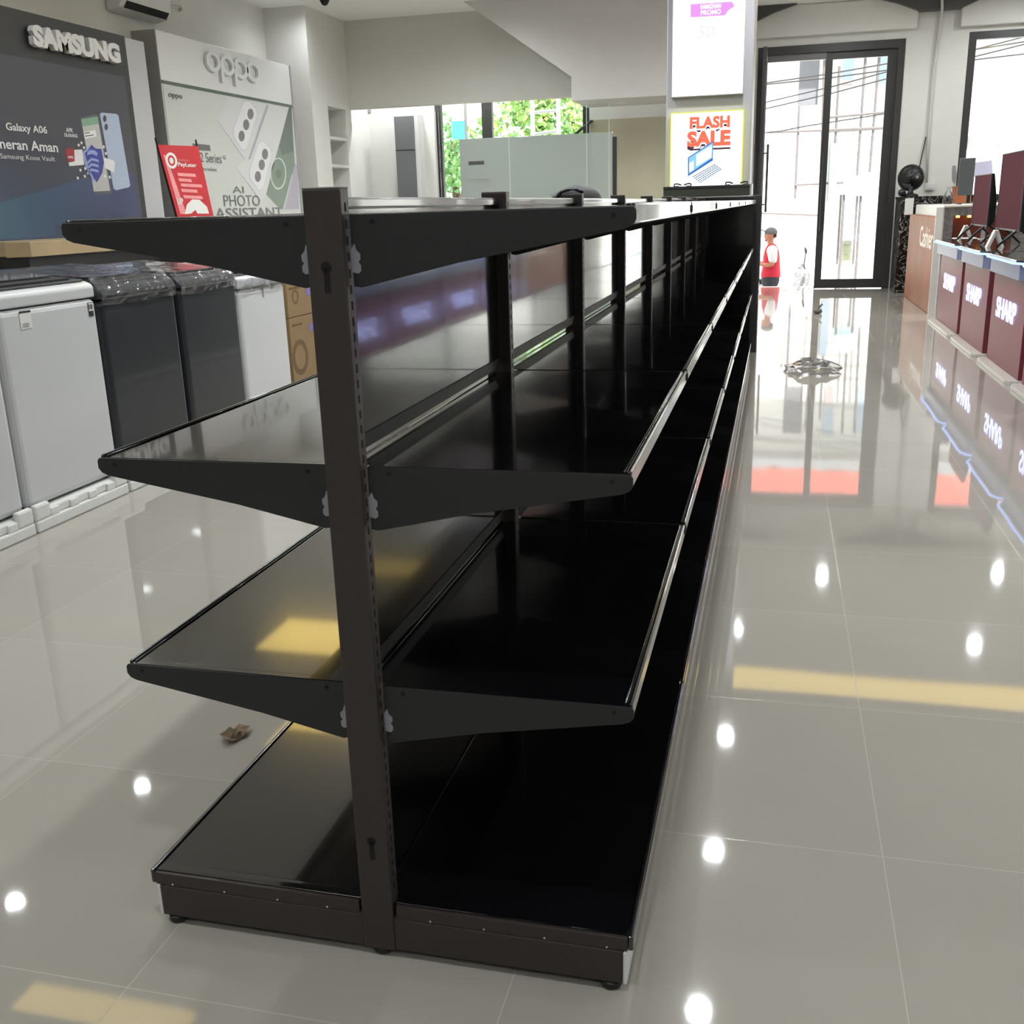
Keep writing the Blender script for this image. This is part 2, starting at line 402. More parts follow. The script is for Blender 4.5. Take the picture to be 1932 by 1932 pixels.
# ------------------------------------------------------------------ ceiling lights
TRIMW = mat('light_trim', (225, 225, 222), .4)
DIFF = emis('lamp_diffuser', (255, 252, 245), 9)
def downlight(x, y, label, pw=1.0, z=ZC):
    t = thing('downlight', label, 'ceiling light', (x, y, z), 'round recessed downlights')
    b = MB(); n = 24
    b.lathe((x, y, z), [(.055, 0), (.085, 0), (.085, -.012), (.06, -.012)], n=n); sub('trim_ring', b, TRIMW, t)
    sub('diffuser', MB().cyl((x, y, z-.006), (x, y, z-.001), .06), DIFF, t)
    L = bpy.data.lights.new('lamp', 'SPOT'); L.energy = DOWNLIGHT_W*pw; L.spot_size = 3.14 if (y > 12.9 and z == ZC) else 2.95; L.spot_blend = .6 if (y > 12.9 and z == ZC) else 1.0; L.shadow_soft_size = .06; L.color = (.935, .975, 1)
    o = bpy.data.objects.new('lamp', L); COL.objects.link(o); o.parent = t; o.location = (0, 0, -.03)
    return t
pos = [(-.3+.65, y) for y in (-3.2, -.9, 1.6, 4.30, 6.12, 8.08, 10.92)]+[(-5.03, y) for y in (-1.0, 1.6, 4.31, 6.07)]  # lamps mirrored in the tiles, plus unseen nearer ones added for fill
pos += [(3.148, y) for y in (-3.2, -.9, 1.6, 4.3, 10.9)]+[(1.465, 13.05), (3.9, 13.6), (-2.6, -3.2), (-2.6, -.9), (-2.6, 1.3)]+[(5.3, y) for y in (-.9, 4.3, 7.6, 11)]  # a few mirrored lamps; most are unseen ones added for brightness
pos += [(-3.3, y) for y in (8.0, 10.2, 11.6)]+[(-1.6, y) for y in (3.4, 5.6, 8.0, 10.0)]  # unseen lamps added to brighten the soffit and stair faces
for x, y in pos:
    side = 'over the shelf aisle, in a row partly added for fill' if abs(x-.35) < .3 else 'along the left display wall, in a row partly added for fill' if x < -4 else 'over the right counters, in rows mostly added for fill' if x > 2 else 'near the entrance' if y > 12 else 'over the left aisle, unseen and added for fill'
    downlight(x, y, 'round white recessed ceiling downlight '+side, .33 if x < -4 else 1.0 if y > 12 else 2.4 if y > 10.5 and x > 1 else 1.75 if y > 3.2 else .9)
q = at(570, -3, z=ZC); downlight(q.x, q.y, 'round white ceiling downlight in view at the top of the photo by the niche', .35)
for x in (-5.0, -3.6): downlight(x, 14.3, 'unseen round white downlight added close to the back left window for fill', 1.2)  # unseen lamps added to lift the white wall behind the soffit
for x in (-1.5, -.7): downlight(x, 13.4, 'unseen round white downlight added under the stair landing for fill', .5, p3.z)  # unseen lamps added to lift the space below the stair
YEL = emis('warm_led', (255, 222, 132), 2.4)
def cove(x0, x1, y, label, w=.14):
    t = thing('cove_light', label, 'ceiling light', ((x0+x1)/2, y, ZC), 'warm cove strips in the ceiling')
    sub('channel', MB().box(x0, x1, y-w-.03, y-w, ZC-.05, ZC).box(x0, x1, y+w, y+w+.03, ZC-.05, ZC), CEIL, t)
    sub('led_strip', MB().box(x0, x1, y-w, y+w, ZC-.012, ZC-.002), YEL, t)
cove(.3, 4.6, 9.5, 'long warm yellow cove strip mirrored in the tiles right of the shelves', .3)
cove(-4.25, -3.3, 7.4, 'broad warm yellow cove in the ceiling between the shelving and the phone displays', .42)
cove(-4.3, -3.0, 3.45, 'short warm yellow cove strip in the ceiling over the left aisle')
# small dark dome camera on the ceiling
q = at(612, -2, z=ZC)
tag(MB().cyl((q.x, q.y, ZC-.03), (q.x, q.y, ZC), .06).ell((q.x, q.y, ZC-.03), (.05, .05, .05)).build('dome_camera', BLACKM, smooth=False), 'small dark dome camera on the ceiling beside the stair', 'camera')
# ------------------------------------------------------------------ long black gondola run
L, NB, HP = 1.0018, 8, 1.35
A = .0304
Z1, Z2, Z3, ZB = .541, .926, 1.313, .112
HW = {Z1: .461, Z2: .458, Z3: .461}
g = thing('gondola_shelving', 'long black double-sided gondola shelving run, empty, standing on the tiled floor in the foreground', 'shelving', (0, 0, 0))
def keyhole(b, z, y=-.0008):
    b.cyl((0, y, z+.012), (0, .004, z+.012), .0085, n=14); b.box(-.0045, .0045, y, .004, z-.026, z+.012)
def post_mesh(slots=True):
    b = MB(); b.box(-A, A, 0, .034, .016, HP); return b
p0 = sub('post', post_mesh(), BROWNB, g, bevel=.003)
for z in (1.225, .232):
    hb = MB(); keyhole(hb, z); sub('keyhole', hb, HOLE, p0)
for s in (-1, 1):
    sl = MB()
    for i in range(50):
        z = .14+i*.024
        sl.box(s*A, s*(A+.0006), .0145, .0195, z, z+.013)
    sub('slot_row', sl, HOLE, p0)
cp = MB().box(-A, A, 0, .034, HP-.001, HP+.002); sub('post_cap', cp, mat('post_cap', (120, 118, 116), .35), p0, bevel=.002)
for n in range(1, NB+1): dup(p0, (0, n*L-.017, 0), g)
# feet and base
f0 = sub('foot', MB().lathe((0, .02, 0), [(.014, 0), (.018, .004), (.018, .012), (.01, .02), (.008, .03)]), RUBBER, g, smooth=False)
base = {}
for s in (-1, 1):
    b = MB(); b.box(s*A, s*.447, .002, .03, .019, .084); b.box(s*A, s*.44, .004, .03, .084, .0865)
    bb = sub('base_bracket', b, BROWNB, g, bevel=.0015)
    for xr in (.1, .2, .31, .42): sub('rivet', MB().ell((s*xr, .004, .0885), (.002, .002, .002), nu=8, nv=6), STEEL, bb)
    ft = sub('foot', MB().lathe((s*.425, .02, 0), [(.014, 0), (.019, .004), (.019, .014), (.01, .02), (.008, .03)]), RUBBER, g)
    b = MB(); x1 = s*.466
    b.box(s*.004, s*.455, .036, L-.018, ZB-.0025, ZB); b.box(s*.034, s*.455, .012, .036, ZB-.0025, ZB); b.box(s*.034, s*.455, L-.018, L+.01, ZB-.0025, ZB)                 # deck sheet
    b.box(s*.034, s*.455, .012, .0145, ZB-.022, ZB)                  # front turned-down edge
    dk = sub('base_deck', b, BLACKG, g, bevel=.0008)
    b = MB(); b.box(s*.456, x1, .004, L+.002, ZB-.026, ZB+.004)
    lp = sub('front_lip', b, LIPM, dk, bevel=.004, seg=3)
    b = MB(); b.box(s*.036, s*.456, .004, .012, ZB-.026, ZB-.001)
    sub('end_strip', b, BROWNB, dk, bevel=.001)
    kp = sub('kick_plate', MB().box(s*.4475, s*.455, .003, L-.004, .016, .083), mat('white_steel', (222, 222, 220), .35), g, bevel=.003)
    for n in range(1, NB):
        for o in (bb, dk, kp): dup(o, (0, n*L, 0), g)
    for n in range(1, NB+1): dup(ft, (0, n*L-.02, 0), g)
    dup(bb, (0, NB*L-.017, 0), g)
for n in range(1, NB+1): dup(f0, (0, n*L-.02, 0), g)
# back panels and top rails
pans = []
for zl, zh in ((ZB, Z1), (Z1, Z2), (Z2, HP-.03)):
    pn = sub('back_panel', MB().box(-.003, .002, .034, L-.017, zl+(.004 if zl == ZB else .036), zh-.004 if zh < 1.2 else zh), BLACKP, g)
    if zl != ZB:
        b = MB(); b.prism([(.004, .05, zl+.036), (.004, L-.03, zl+.036), (.004, L-.07, zl+.012), (.004, .09, zl+.012)], (-.009, 0, 0)); sub('bottom_bar', b, BLACKM, pn)
    pans.append(pn)
b = MB(); b.box(-.014, .014, .036, L-.019, HP-.03, HP-.012)
tr = sub('top_rail', b, LIPM, g, bevel=.004, seg=3)
for n in range(1, NB):
    for o in pans+[tr]: dup(o, (0, n*L, 0), g)
# shelves: tray, front lip, back upstand, two tapered side brackets with pale plates filling the hook gaps
GAPP = mat('gap_plate', (150, 150, 158), .35, metal=.4)  # pale fill standing for the bright background seen through gaps at the hooks
def bracket(s, z, w, y):
    xi, xo = s*(A+.004), s*(w+.002); zt = z-.001
    pr = [(xi, y, zt), (xo-s*.004, y, zt), (xo, y, zt-.005), (xo, y, zt-.018), (xo-s*.006, y, zt-.026), (xo-s*.018, y, zt-.031),
          (s*.2, y, zt-.073), (xi+s*.012, y, zt-.107), (xi, y, zt-.105)]
    return MB().prism(pr, (0, .003, 0))
for z in (Z1, Z2, Z3):
    w = HW[z]
    for s in (-1, 1):
        b = MB(); b.box(s*.0035, s*(w-.009), .036, L+.006, z-.002, z)
        sh = sub('shelf', b, BLACKG, g, bevel=.0006)
        b = MB(); b.box(s*(w-.008), s*(w-.0005), .026, L+.004, z-.026, z+.0035)
        sub('front_lip', b, LIPM, sh, bevel=.0035, seg=3)
        sub('edge_bead', MB().tube([(s*(w-.0125), .03, z+.0012), (s*(w-.0125), L, z+.0012)], .0019, n=8), LIPM, sh, smooth=True)
        b = MB(); b.box(s*(A+.006), s*(w-.009), .023, .036, z-.002, z); b.box(s*.0035, s*.006, .036, L-.02, z-.03, z-.003); sub('edge_fold', b, BLACKG, sh)
        bk = sub('bracket', bracket(s, z, w, .020), BRACK, sh, bevel=.0008)
        sub('bracket', bracket(s, z, w, L+.001), BRACK, sh, bevel=.0008)
        for xx in (s*.07, s*(w-.03)): sub('screw_hole', MB().cyl((xx, .0185, z-.012), (xx, .0205, z-.012), .0035, n=10), HOLE, sh)
        b = MB(); xh = s*(A+.003)
        b.prism([(xh, .019, z-.052), (xh+s*.006, .019, z-.043), (xh+s*.009, .019, z-.053), (xh+s*.0145, .019, z-.058), (xh+s*.0145, .019, z-.066), (xh+s*.011, .019, z-.07),
                 (xh+s*.0145, .019, z-.075), (xh+s*.0145, .019, z-.083), (xh+s*.01, .019, z-.087), (xh, .019, z-.085)], (0, .0015, 0))
        sub('hook', b, GAPP, sh)  # plate drawn where the background shows between bracket and post
        for n in range(1, NB): dup(sh, (0, n*L, 0), g)
# soft black bag lying on the top shelf of the fifth bay, left side
q0, q1 = at(1028, 364, y=3.65), at(1128, 364, y=3.65); cx = (q0.x+q1.x)/2; hw = (q1.x-q0.x)/2
BAG = mat('black_nylon', (26, 26, 30), .6, var=.2, bump=.3, bscale=60)
bg = thing('carry_bag', 'soft black cloth bag lying on the top shelf, left side of the shelving run', 'bag', (cx, 3.75, Z3))
b = MB(); N = 28; M = 12; vs = []; fs = []
for i in range(M+1):
    for j in range(N):
        a = 2*math.pi*j/N; t = i/M*math.pi/2
        r = math.cos(t)**.55
        vs.append((cx+hw*r*math.cos(a)*(1+.05*math.sin(3*a)), 3.75+.17*r*math.sin(a), Z3+.002+.088*math.sin(t)*(1+.10*math.cos(a)-.08*math.cos(2*a))))
for i in range(M):
    for j in range(N): fs.append((i*N+j, i*N+(j+1) % N, (i+1)*N+(j+1) % N, (i+1)*N+j))
fs.append(tuple(reversed(range(N)))); b.add(vs, fs)
sub('body', b, BAG, bg, smooth=True)
b = MB(); b.tube([(cx-hw*.7, 3.63, Z3+.02), (cx-hw*.3, 3.60, Z3+.066), (cx+.02, 3.59, Z3+.082), (cx+hw*.5, 3.61, Z3+.062)], .008); sub('strap', b, BAG, bg, smooth=True)
sub('buckle', MB().box(cx+.0, cx+.035, 3.575, 3.581, Z3+.078, Z3+.09), mat('grey_tag', (190, 190, 190), .4), bg)
sub('tag', MB().box(cx-.09, cx-.06, 3.58, 3.586, Z3+.05, Z3+.058), MATS['grey_tag'], bg)
# ------------------------------------------------------------------ end unit across the far end
ye = 8.06
e = thing('end_gondola', 'black single-sided end unit set across the far end of the long shelving', 'shelving', (0, ye, 0))
for s in (-1, 1):
    sub('post', MB().box(s*.44, s*.505, ye, ye+.04, .0, 1.355), ALU, e, bevel=.003)
sub('back_panel', MB().box(-.44, .44, ye+.012, ye+.03, .08, 1.335), BLACKP, e)
sub('top_rail', MB().box(-.44, .44, ye+.005, ye+.035, 1.33, 1.35), LIPM, e, bevel=.003)
for z in (.112, Z1, Z2, Z3):
    s0 = sub('shelf', MB().box(-.46, .46, ye+.03, ye+.46, z-.003, z), BLACKG, e)
    sub('front_lip', MB().box(-.46, .46, ye+.46, ye+.468, z-.028, z+.003), LIPM, s0, bevel=.003)
    for s in (-1, 1): sub('bracket', MB().prism([(s*.462, ye+.04, z), (s*.462, ye+.465, z), (s*.462, ye+.465, z-.03), (s*.462, ye+.04, z-.11)], (s*.003, 0, 0)), BRACK, s0)
sub('kick_plate', MB().box(-.5, .5, ye+.44, ye+.45, .012, .083).box(.40, .44, ye-.012, ye, .03, .10), MATS['white_steel'], e)
# shelf board lying flat on top of the end unit, and its hooks
zz = 1.358
sb = thing('loose_shelf', 'dark loose shelf board lying on top of the end unit under the yellow-lit sign', 'shelf board', (0, ye+.25, zz))
xa, xb = at(1252, 350, y=ye+.05).x, at(1416, 350, y=ye+.05).x
sub('board', MB().box(xa, xb, ye+.03, ye+.43, zz, zz+.085), mat('olive_black_steel', (58, 62, 52), .3, coat=.3), sb, bevel=.006)
sub('edge_strip', MB().box(xa, xb, ye+.022, ye+.03, zz+.07, zz+.092), LIPM, sb, bevel=.002)
sub('end_cap', MB().box(xb-.004, xb+.012, ye+.02, ye+.44, zz+.0, zz+.095), STEEL, sb)
hk = None
for i, px in enumerate((1276, 1300, 1373, 1406)):
    x = at(px, 346, y=ye+.2).x; d = 1 if i in (0, 2) else -1
    t = thing('shelf_clip', 'small dark steel clip on the loose shelf board, number %s from the left' % ('one', 'two', 'three', 'four')[i], 'clip', (x, ye+.2, zz+.085), 'clips on the loose shelf board')
    t['label'] = ('leftmost', 'second from left', 'third from left', 'rightmost')[i]+' of the four small dark clips on the loose shelf board'
    b = MB(); b.box(x-.022, x+.022, ye+.17, ye+.23, zz+.085, zz+.1)
    sub('base', b, BLACKM, t, bevel=.003)
    b = MB(); b.tube([(x-d*.02, ye+.2, zz+.1), (x-d*.015, ye+.2, zz+.115), (x+d*.01, ye+.2, zz+.117), (x+d*.045, ye+.2, zz+.105)], .007); sub('hook', b, BLACKM, t)
# ------------------------------------------------------------------ lit signs on the column
PINK = emis('sign_pink', (240, 165, 250), .75); SIGNW = emis('sign_white', (255, 253, 255), 1.5); FAINT = emis('sign_faint', (243, 243, 243), .73)
GREYT = emis('sign_grey_ink', (205, 205, 205), .72)
def sign_box(name, label, c4, mats, art, fr):
    P = dict(y=yc); pts = [at(*q, **P) for q in c4]; x0 = (pts[0].x+pts[3].x)/2; x1 = (pts[1].x+pts[2].x)/2; z1 = (pts[0].z+pts[1].z)/2; z0 = (pts[2].z+pts[3].z)/2
    t = thing(name, label, 'sign', ((x0+x1)/2, yc-.02, z0), 'lit signs on the column')
    w = .007
    sub('frame', MB().box(x0-w, x0, yc-.05, yc, z0-w, z1+w).box(x1, x1+w, yc-.05, yc, z0-w, z1+w).box(x0, x1, yc-.05, yc, z1, z1+w).box(x0, x1, yc-.05, yc, z0-w, z0), fr, t)
    sub('lit_face', MB().box(x0, x1, yc-.04, yc, z0, z1), mats, t)
    art(t); return t
PS = dict(y=yc-.04)
def art1(t):
    b = MB(); poly_px(b, [(1303, 8), (1381, 3), (1386, 12), (1374, 20), (1368, 29), (1303, 33)], PS, 0, .002)
    text_px(b, 'RAMADHAN', (1322, 18), (1360, 16), (1322, 9), PS, 1, .003, bold=.02)
    text_px(b, 'PROMO', (1322, 29), (1360, 27), (1322, 20), PS, 1, .003, bold=.02)
    text_px(b, '50', (1314, 72), (1348, 70), (1314, 50), PS, 2, .002, shear=.25)
    text_px(b, 'HOME TECH', (1313, 175), (1358, 172), (1313, 168), PS, 3, .002)
    sub('sign_artwork', b, [PINK, SIGNW, FAINT, GREYT], t)
sign_box('light_box_sign', 'tall white lit advertising sign with a pink banner, upper on the column', [(1271, -60), (1408, -66), (1402, 176), (1270, 184)], SIGNW, art1, STEEL)
def art2(t):
    RED = emis('sign_red', (255, 120, 92), .8); BLK = emis('sign_shadow', (90, 70, 80), .6)
    BL1 = emis('sign_blue', (70, 120, 210), .72); BL2 = emis('sign_light_blue', (150, 215, 250), .75); KEY = emis('sign_key_blue', (40, 105, 150), .7)
    b = MB()
    text_px(b, 'FLASH', (1301, 250.5), (1377, 245), (1301, 226), PS, 1, .001, .0005, bold=.075)
    text_px(b, 'FLASH', (1299, 247), (1379, 242), (1299, 219), PS, 4, .002, .001, bold=.09)
    text_px(b, 'FLASH', (1301, 244), (1377, 240), (1301, 221), PS, 0, .004, .001, bold=.05)
    text_px(b, 'SALE', (1296, 285), (1378, 282), (1296, 254), PS, 1, .001, .0005, bold=.08)
    text_px(b, 'SALE', (1294, 281.5), (1380, 279), (1294, 246), PS, 4, .002, .001, bold=.095)
    text_px(b, 'SALE', (1296, 278), (1378, 276), (1296, 248), PS, 0, .004, .001, bold=.055)
    poly_px(b, [(1298, 297), (1346, 266), (1345, 303), (1298, 333)], PS, 2, .007)
    poly_px(b, [(1300, 298), (1345, 269), (1344, 298), (1300, 328)], PS, 3, .009)
    poly_px(b, [(1314, 292), (1343, 274), (1342, 297), (1314, 314)], PS, 4, .011)
    poly_px(b, [(1301, 308), (1309, 303), (1309, 320), (1301, 325)], PS, 4, .011)
    for r in range(5):
        x0, y0, x1, y1 = 1306+3.2*r, 333+2.6*r, 1349+2.9*r, 309+2.1*r
        for i in range(13):
            a, c = i/13, (i+.72)/13
            poly_px(b, [(x0+(x1-x0)*a, y0+(y1-y0)*a), (x0+(x1-x0)*c, y0+(y1-y0)*c), (x0+(x1-x0)*c+2, y0+(y1-y0)*c+1.7), (x0+(x1-x0)*a+2, y0+(y1-y0)*a+1.7)], PS, 5, .007)
    sub('sign_artwork', b, [RED, BLK, BL1, BL2, SIGNW, KEY], t)
sign_box('flash_sale_sign', 'square white lit FLASH SALE sign with a laptop picture and yellow glowing edge', [(1268, 216), (1401, 209), (1399, 351), (1266, 356)], SIGNW, art2, emis('sign_yellow_edge', (235, 240, 40), 1.1))
# ------------------------------------------------------------------ washing machines on foam trays
MW = mat('enamel_white', (205, 206, 207), .28, var=.01, coat=.3); MD = mat('enamel_graphite', (58, 60, 64), .3, var=.04, metal=.3, coat=.3)
TOPD = mat('dark_top', (62, 63, 67), .25, var=.03); LIDG = mat('lid_glass', (70, 74, 78), .06, var=.02, coat=1); FOAM = mat('packing_foam', (222, 222, 218), .8, var=.03, bump=.2, bscale=120)
FX = -2.48
def machine(y0, y1, label, body, top, film, zt=1.0, zb=.945):
    t = thing('washing_machine', label, 'washing machine', (-2.8, (y0+y1)/2, .1), 'top-loading washing machines in a row')
    sub('body', MB().box(-3.12, FX, y0, y1, .105, zb), body, t, bevel=.028, seg=3)
    b = MB(); pf = [(FX, zb+.005), (FX, zt-.02), (FX-.01, zt-.006), (FX-.04, zt+.006), (-2.98, zt+.05), (-3.08, zt+.075), (-3.12, zt+.07), (-3.12, zb+.005)]
    b.prism([(x, y0, z) for x, z in pf], (0, y1-y0, 0)); sub('top_cover', b, top if body is MD else body, t, bevel=.012, seg=3)
    b = MB(); b.prism([(FX-.032, y0+.03, zt+.006), (FX-.032, y0+.03, zt+.016), (-2.98, y0+.03, zt+.062), (-2.98, y0+.03, zt+.05)], (0, y1-y0-.06, 0))
    l = sub('lid', b, TOPD, t, bevel=.004)
    b = MB(); b.prism([(FX-.17, y0+.07, zt+.032), (FX-.17, y0+.07, zt+.038), (-2.95, y0+.07, zt+.066), (-2.95, y0+.07, zt+.058)], (0, y1-y0-.14, 0))
    sub('lid_window', b, LIDG, l)
    sub('lid_handle', MB().prism([(FX-.05, y0+.1, zt+.014), (FX-.05, y0+.1, zt+.03), (FX-.09, y0+.1, zt+.034), (FX-.09, y0+.1, zt+.018)], (0, y1-y0-.2, 0)), BLACKM, l, bevel=.004)
    if body is MD:
        cpn = sub('control_panel', MB().prism([(FX+.001, y0+.03, zb+.012), (FX+.001, y0+.03, zt-.034), (FX-.011, y0+.03, zt-.008), (FX-.02, y0+.03, zt-.01), (FX-.02, y0+.03, zb+.012)], (0, y1-y0-.06, 0)), BLACKG, t)
        sub('panel_trim', MB().box(FX, FX+.003, y0+.02, y1-.02, zb+.002, zb+.006), STEEL, t)
        for k in range(4): sub('button', MB().box(FX+.001, FX+.004, y1-.12-.05*k, y1-.095-.05*k, zb+.02, zb+.03), STEEL, cpn)
    for yy in (y0+.06, y1-.06):
        for xx in (-2.54, -3.06): sub('foot', MB().cyl((xx, yy, .095), (xx, yy, .106), .025), RUBBER, t)
    if film:
        b = MB(); rnd = random.Random(int(y0*100)); nx, ny = 18, 16; vs = []; fs = []
        prof = [(FX+.006, .928), (FX+.008, .942), (FX+.012, .965), (FX-.008, .998), (FX-.05, zt+.03)]
        for i in range(nx-4): prof.append((FX-.05-.55*(i/(nx-5)), zt+.042+.04*(i/(nx-5))))
        prof = [(x, z+zt-1.01) for x, z in prof]
        for i, (x, z) in enumerate(prof):
            for j in range(ny):
                r = rnd.uniform(0, .003); edge = .014
                vs.append((x+rnd.uniform(0, .008), y0+.004+(y1-y0-.008)*j/(ny-1), z+r-(rnd.uniform(0, edge) if i == 0 else 0)))
        for i in range(len(prof)-1):
            for j in range(ny-1): fs.append((i*ny+j, i*ny+j+1, (i+1)*ny+j+1, (i+1)*ny+j))
        b.add(vs, fs); sub('plastic_wrap', b, FILM, t)
    return t
def foam(y0, y1, label):
    t = thing('foam_tray', label, 'packing foam', (-2.8, (y0+y1)/2, 0), 'white foam trays under the washing machines')
    sub('tray', MB().box(-3.15, FX+.035, y0, y1, 0, .052).box(-3.13, FX+.022, y0+.006, y1-.006, .052, .094), FOAM, t, bevel=.008)
    for k in range(4):
        yy = y0+.13+k*(y1-y0-.26)/3; sub('rib', MB().box(FX+.02, FX+.032, yy-.03, yy+.03, .05, .088), FOAM, t, bevel=.006)
    for yy in (y0+.05, y1-.05): sub('corner_block', MB().box(FX+.003, FX+.034, yy-.05, yy+.05, .05, .125), FOAM, t, bevel=.012)
    return t
ms = [(1.50, 2.185, 'white washing machine nearest the camera, cut off by the left edge of the photo', MW, TOPD, 0, 1.035, .962),
      (2.21, 2.875, 'white washing machine with stickers on its front, dark top, beside the first dark one', MW, TOPD, 0, 1.035, .962),
      (2.905, 3.56, 'dark graphite washing machine beside the stickered white one, film over its top', MD, TOPD, 1, 1.01),
      (3.60, 4.225, 'dark graphite washing machine beside the far white one, film over its top', MD, TOPD, 1, 1.0),
      (4.25, 4.86, 'white washing machine at the far end of the row beside the cardboard boxes', MW, TOPD, 1, .96, .885)]
mm = [machine(*q) for q in ms]
for q, lb in zip(ms, ('under the machine cut off at the left edge', 'under the white machine with stickers', 'under the first dark machine', 'under the second dark machine', 'under the far white machine')):
    foam(q[0]-.006, q[1]+.006, 'white ribbed packing foam tray '+lb)
INK = mat('dark_ink', (50, 50, 52), .5, var=0); PAPER = mat('paper_white', (225, 224, 220), .5, var=.01)
P2 = dict(x=FX)
b = MB(); poly_px(b, [(34, 588), (56, 585), (61, 618), (40, 622)], P2, 0, .002); poly_px(b, [(34, 588), (56, 585), (57, 588.5), (34.5, 592)], P2, 1, .003)
for k in range(3): poly_px(b, [(42, 611+k*3), (54, 609+k*3), (54, 610+k*3), (42, 612+k*3)], P2, 1, .003)
sub('energy_sticker', b, [PAPER, INK], mm[1])
b = MB(); poly_px(b, [(164, 571), (173, 569.5), (177, 596), (168, 597.5)], P2, 1, .002); poly_px(b, [(165, 572), (172.4, 571), (174.6, 586), (167, 587)], P2, 0, .003)
text_px(b, '10', (167.3, 584), (173, 583.2), (166.3, 574), P2, 1, .004, .001, bold=.02)
sub('warranty_sticker', b, [PAPER, INK], mm[1])
sub('door_mark', MB().box(FX-.002, FX+.004, 4.55, 4.565, .82, .90), GREYL, mm[4])
# ------------------------------------------------------------------ cardboard boxes behind the machines
CARD = mat('cardboard', (136, 112, 78), .8, var=.06, bump=.05); CARDP = mat('cardboard_print', (104, 82, 54), .8); TAPE = mat('brown_tape', (128, 98, 58), .3); BLUEL = mat('blue_label', (120, 110, 170), .5)
def carton(z0, z1, label):
    t = thing('cardboard_box', label, 'box', (-2.9, 5.5, z0), 'stacked cartons at the end of the machines')
    sub('carton', MB().box(-3.2, -2.6, 5.13, 5.83, z0, z1), CARD, t, bevel=.004)
    h = z1-z0; fx = -2.6
    b = MB(); ring(b, (fx, 5.26, z0+h*.55), YX, ZX, h*.14, h*.20, .0015); sub('printed_picture', b, CARDP, t)
    b = MB(); text(b, 'HANDLE WITH CARE', (fx, 5.17, z1-.06), YX, ZX, .16, .016, .0012); sub('printed_words', b, CARDP, t)
    sub('label', MB().box(fx, fx+.002, 5.44, 5.56, z1-.12, z1-.07), BLUEL, t)
    sub('tape', MB().box(-3.2, fx+.001, 5.45, 5.5, z1-.0005, z1+.001), TAPE, t)
carton(0, .622, 'brown cardboard box under another, beside the far white washing machine')
carton(.626, .875, 'brown cardboard box on top of the other one, beside the far white washing machine')
# ------------------------------------------------------------------ left wall: phone displays
def gradmat(name, c0, c1, ax, v0, v1, rough=.4):
    mt = bpy.data.materials.new(name); mt.use_nodes = True; MATS[name] = mt; n = mt.node_tree; bs = n.nodes['Principled BSDF']
    g = n.nodes.new('ShaderNodeNewGeometry'); d = n.nodes.new('ShaderNodeVectorMath'); d.operation = 'DOT_PRODUCT'; d.inputs[1].default_value = ax
    r = n.nodes.new('ShaderNodeMapRange'); r.inputs['From Min'].default_value = v0; r.inputs['From Max'].default_value = v1
    rp = n.nodes.new('ShaderNodeValToRGB'); rp.color_ramp.elements[0].color = rgb(c0); rp.color_ramp.elements[1].color = rgb(c1)
    n.links.new(g.outputs['Position'], d.inputs[0]); n.links.new(d.outputs['Value'], r.inputs['Value']); n.links.new(r.outputs[0], rp.inputs[0]); n.links.new(rp.outputs[0], bs.inputs['Base Color'])
    bs.inputs['Roughness'].default_value = rough; return mt
XP = -5.60; PP = dict(x=XP)
DKP = mat('dark_display_board', (50, 50, 51), .45)
LET = mat('letter_white', (215, 216, 217), .4, var=.01)
ya = at(0, 12, **PP).y-.9; yb_ = at(235, 68, **PP).y; ztop = at(235, 68, **PP).z
yw = at(272, 80, **PP).y
sd = thing('phone_display', 'black display wall with big white SAMSUNG letters and a blue phone poster', 'display stand', (XP-.2, (ya+yb_)/2, 0))
sub('board', MB().box(XP-.42, XP, ya, yb_, 0, ztop), DKP, sd, bevel=.004)
sub('side_panel', MB().box(XP-.42, XP-.005, yb_, yw, 0, ztop-.01), mat('pale_grey_laminate', (186, 186, 189), .3, var=.01), sd, bevel=.003)
b = MB(); yl = at(233, 145, **PP).y; zl = at(233, 145, **PP).z; zb_ = at(100, 455, **PP).z
b.box(XP, XP+.012, ya+.1, yl, zb_, zl); sub('poster', b, gradmat('poster_navy', (70, 84, 106), (72, 71, 80), (0, .25, 1), 2.75, 3.7), sd)
o5 = .014
b = MB(); text_px(b, 'SAMSUNG', (52, 88), (217, 120), (52, 47), PP, 0, .02, .05, bold=.06); sub('lettering', b, LET, sd)
b = MB(); SK = lambda x, y: (x*.1657, 200+y*.1657)
TEAL = gradmat('poster_blue', (70, 104, 122), (70, 74, 112), (0, 1, 0), 5.6, 7.8)
cols = [TEAL, mat('print_white', (225, 226, 228), .45, var=0), mat('print_phone_grey', (96, 98, 106), .4, var=0), mat('print_screen', (186, 188, 186), .4, var=0), mat('print_green', (128, 168, 142), .4, var=0),
        mat('print_light_blue', (172, 186, 208), .4, var=0), mat('print_shield', (64, 68, 150), .4, var=0), mat('print_shield_light', (150, 164, 210), .4, var=0), mat('print_red', (158, 48, 54), .4, var=0), mat('print_lens', (62, 68, 76), .4, var=0)]
def PX(pts, k, off): poly_px(b, [SK(*p) for p in pts], PP, k, .0125+(off-.0138)*.2)
def PE(c, r, k, off, n=20): PX([(c[0]+r[0]*math.cos(2*math.pi*i/n), c[1]+r[1]*math.sin(2*math.pi*i/n)) for i in range(n)], k, off)
PX([(-300, 1180), (0, 1095), (500, 960), (900, 830), (1500, 760), (1570, 1250), (620, 1350), (620, 1480), (-300, 1540)], 0, o5)
PX([(900, 140), (915, 125), (1080, 95), (1110, 125), (1260, 985), (1245, 1005), (1075, 1005), (1050, 970)], 2, o5+.003)
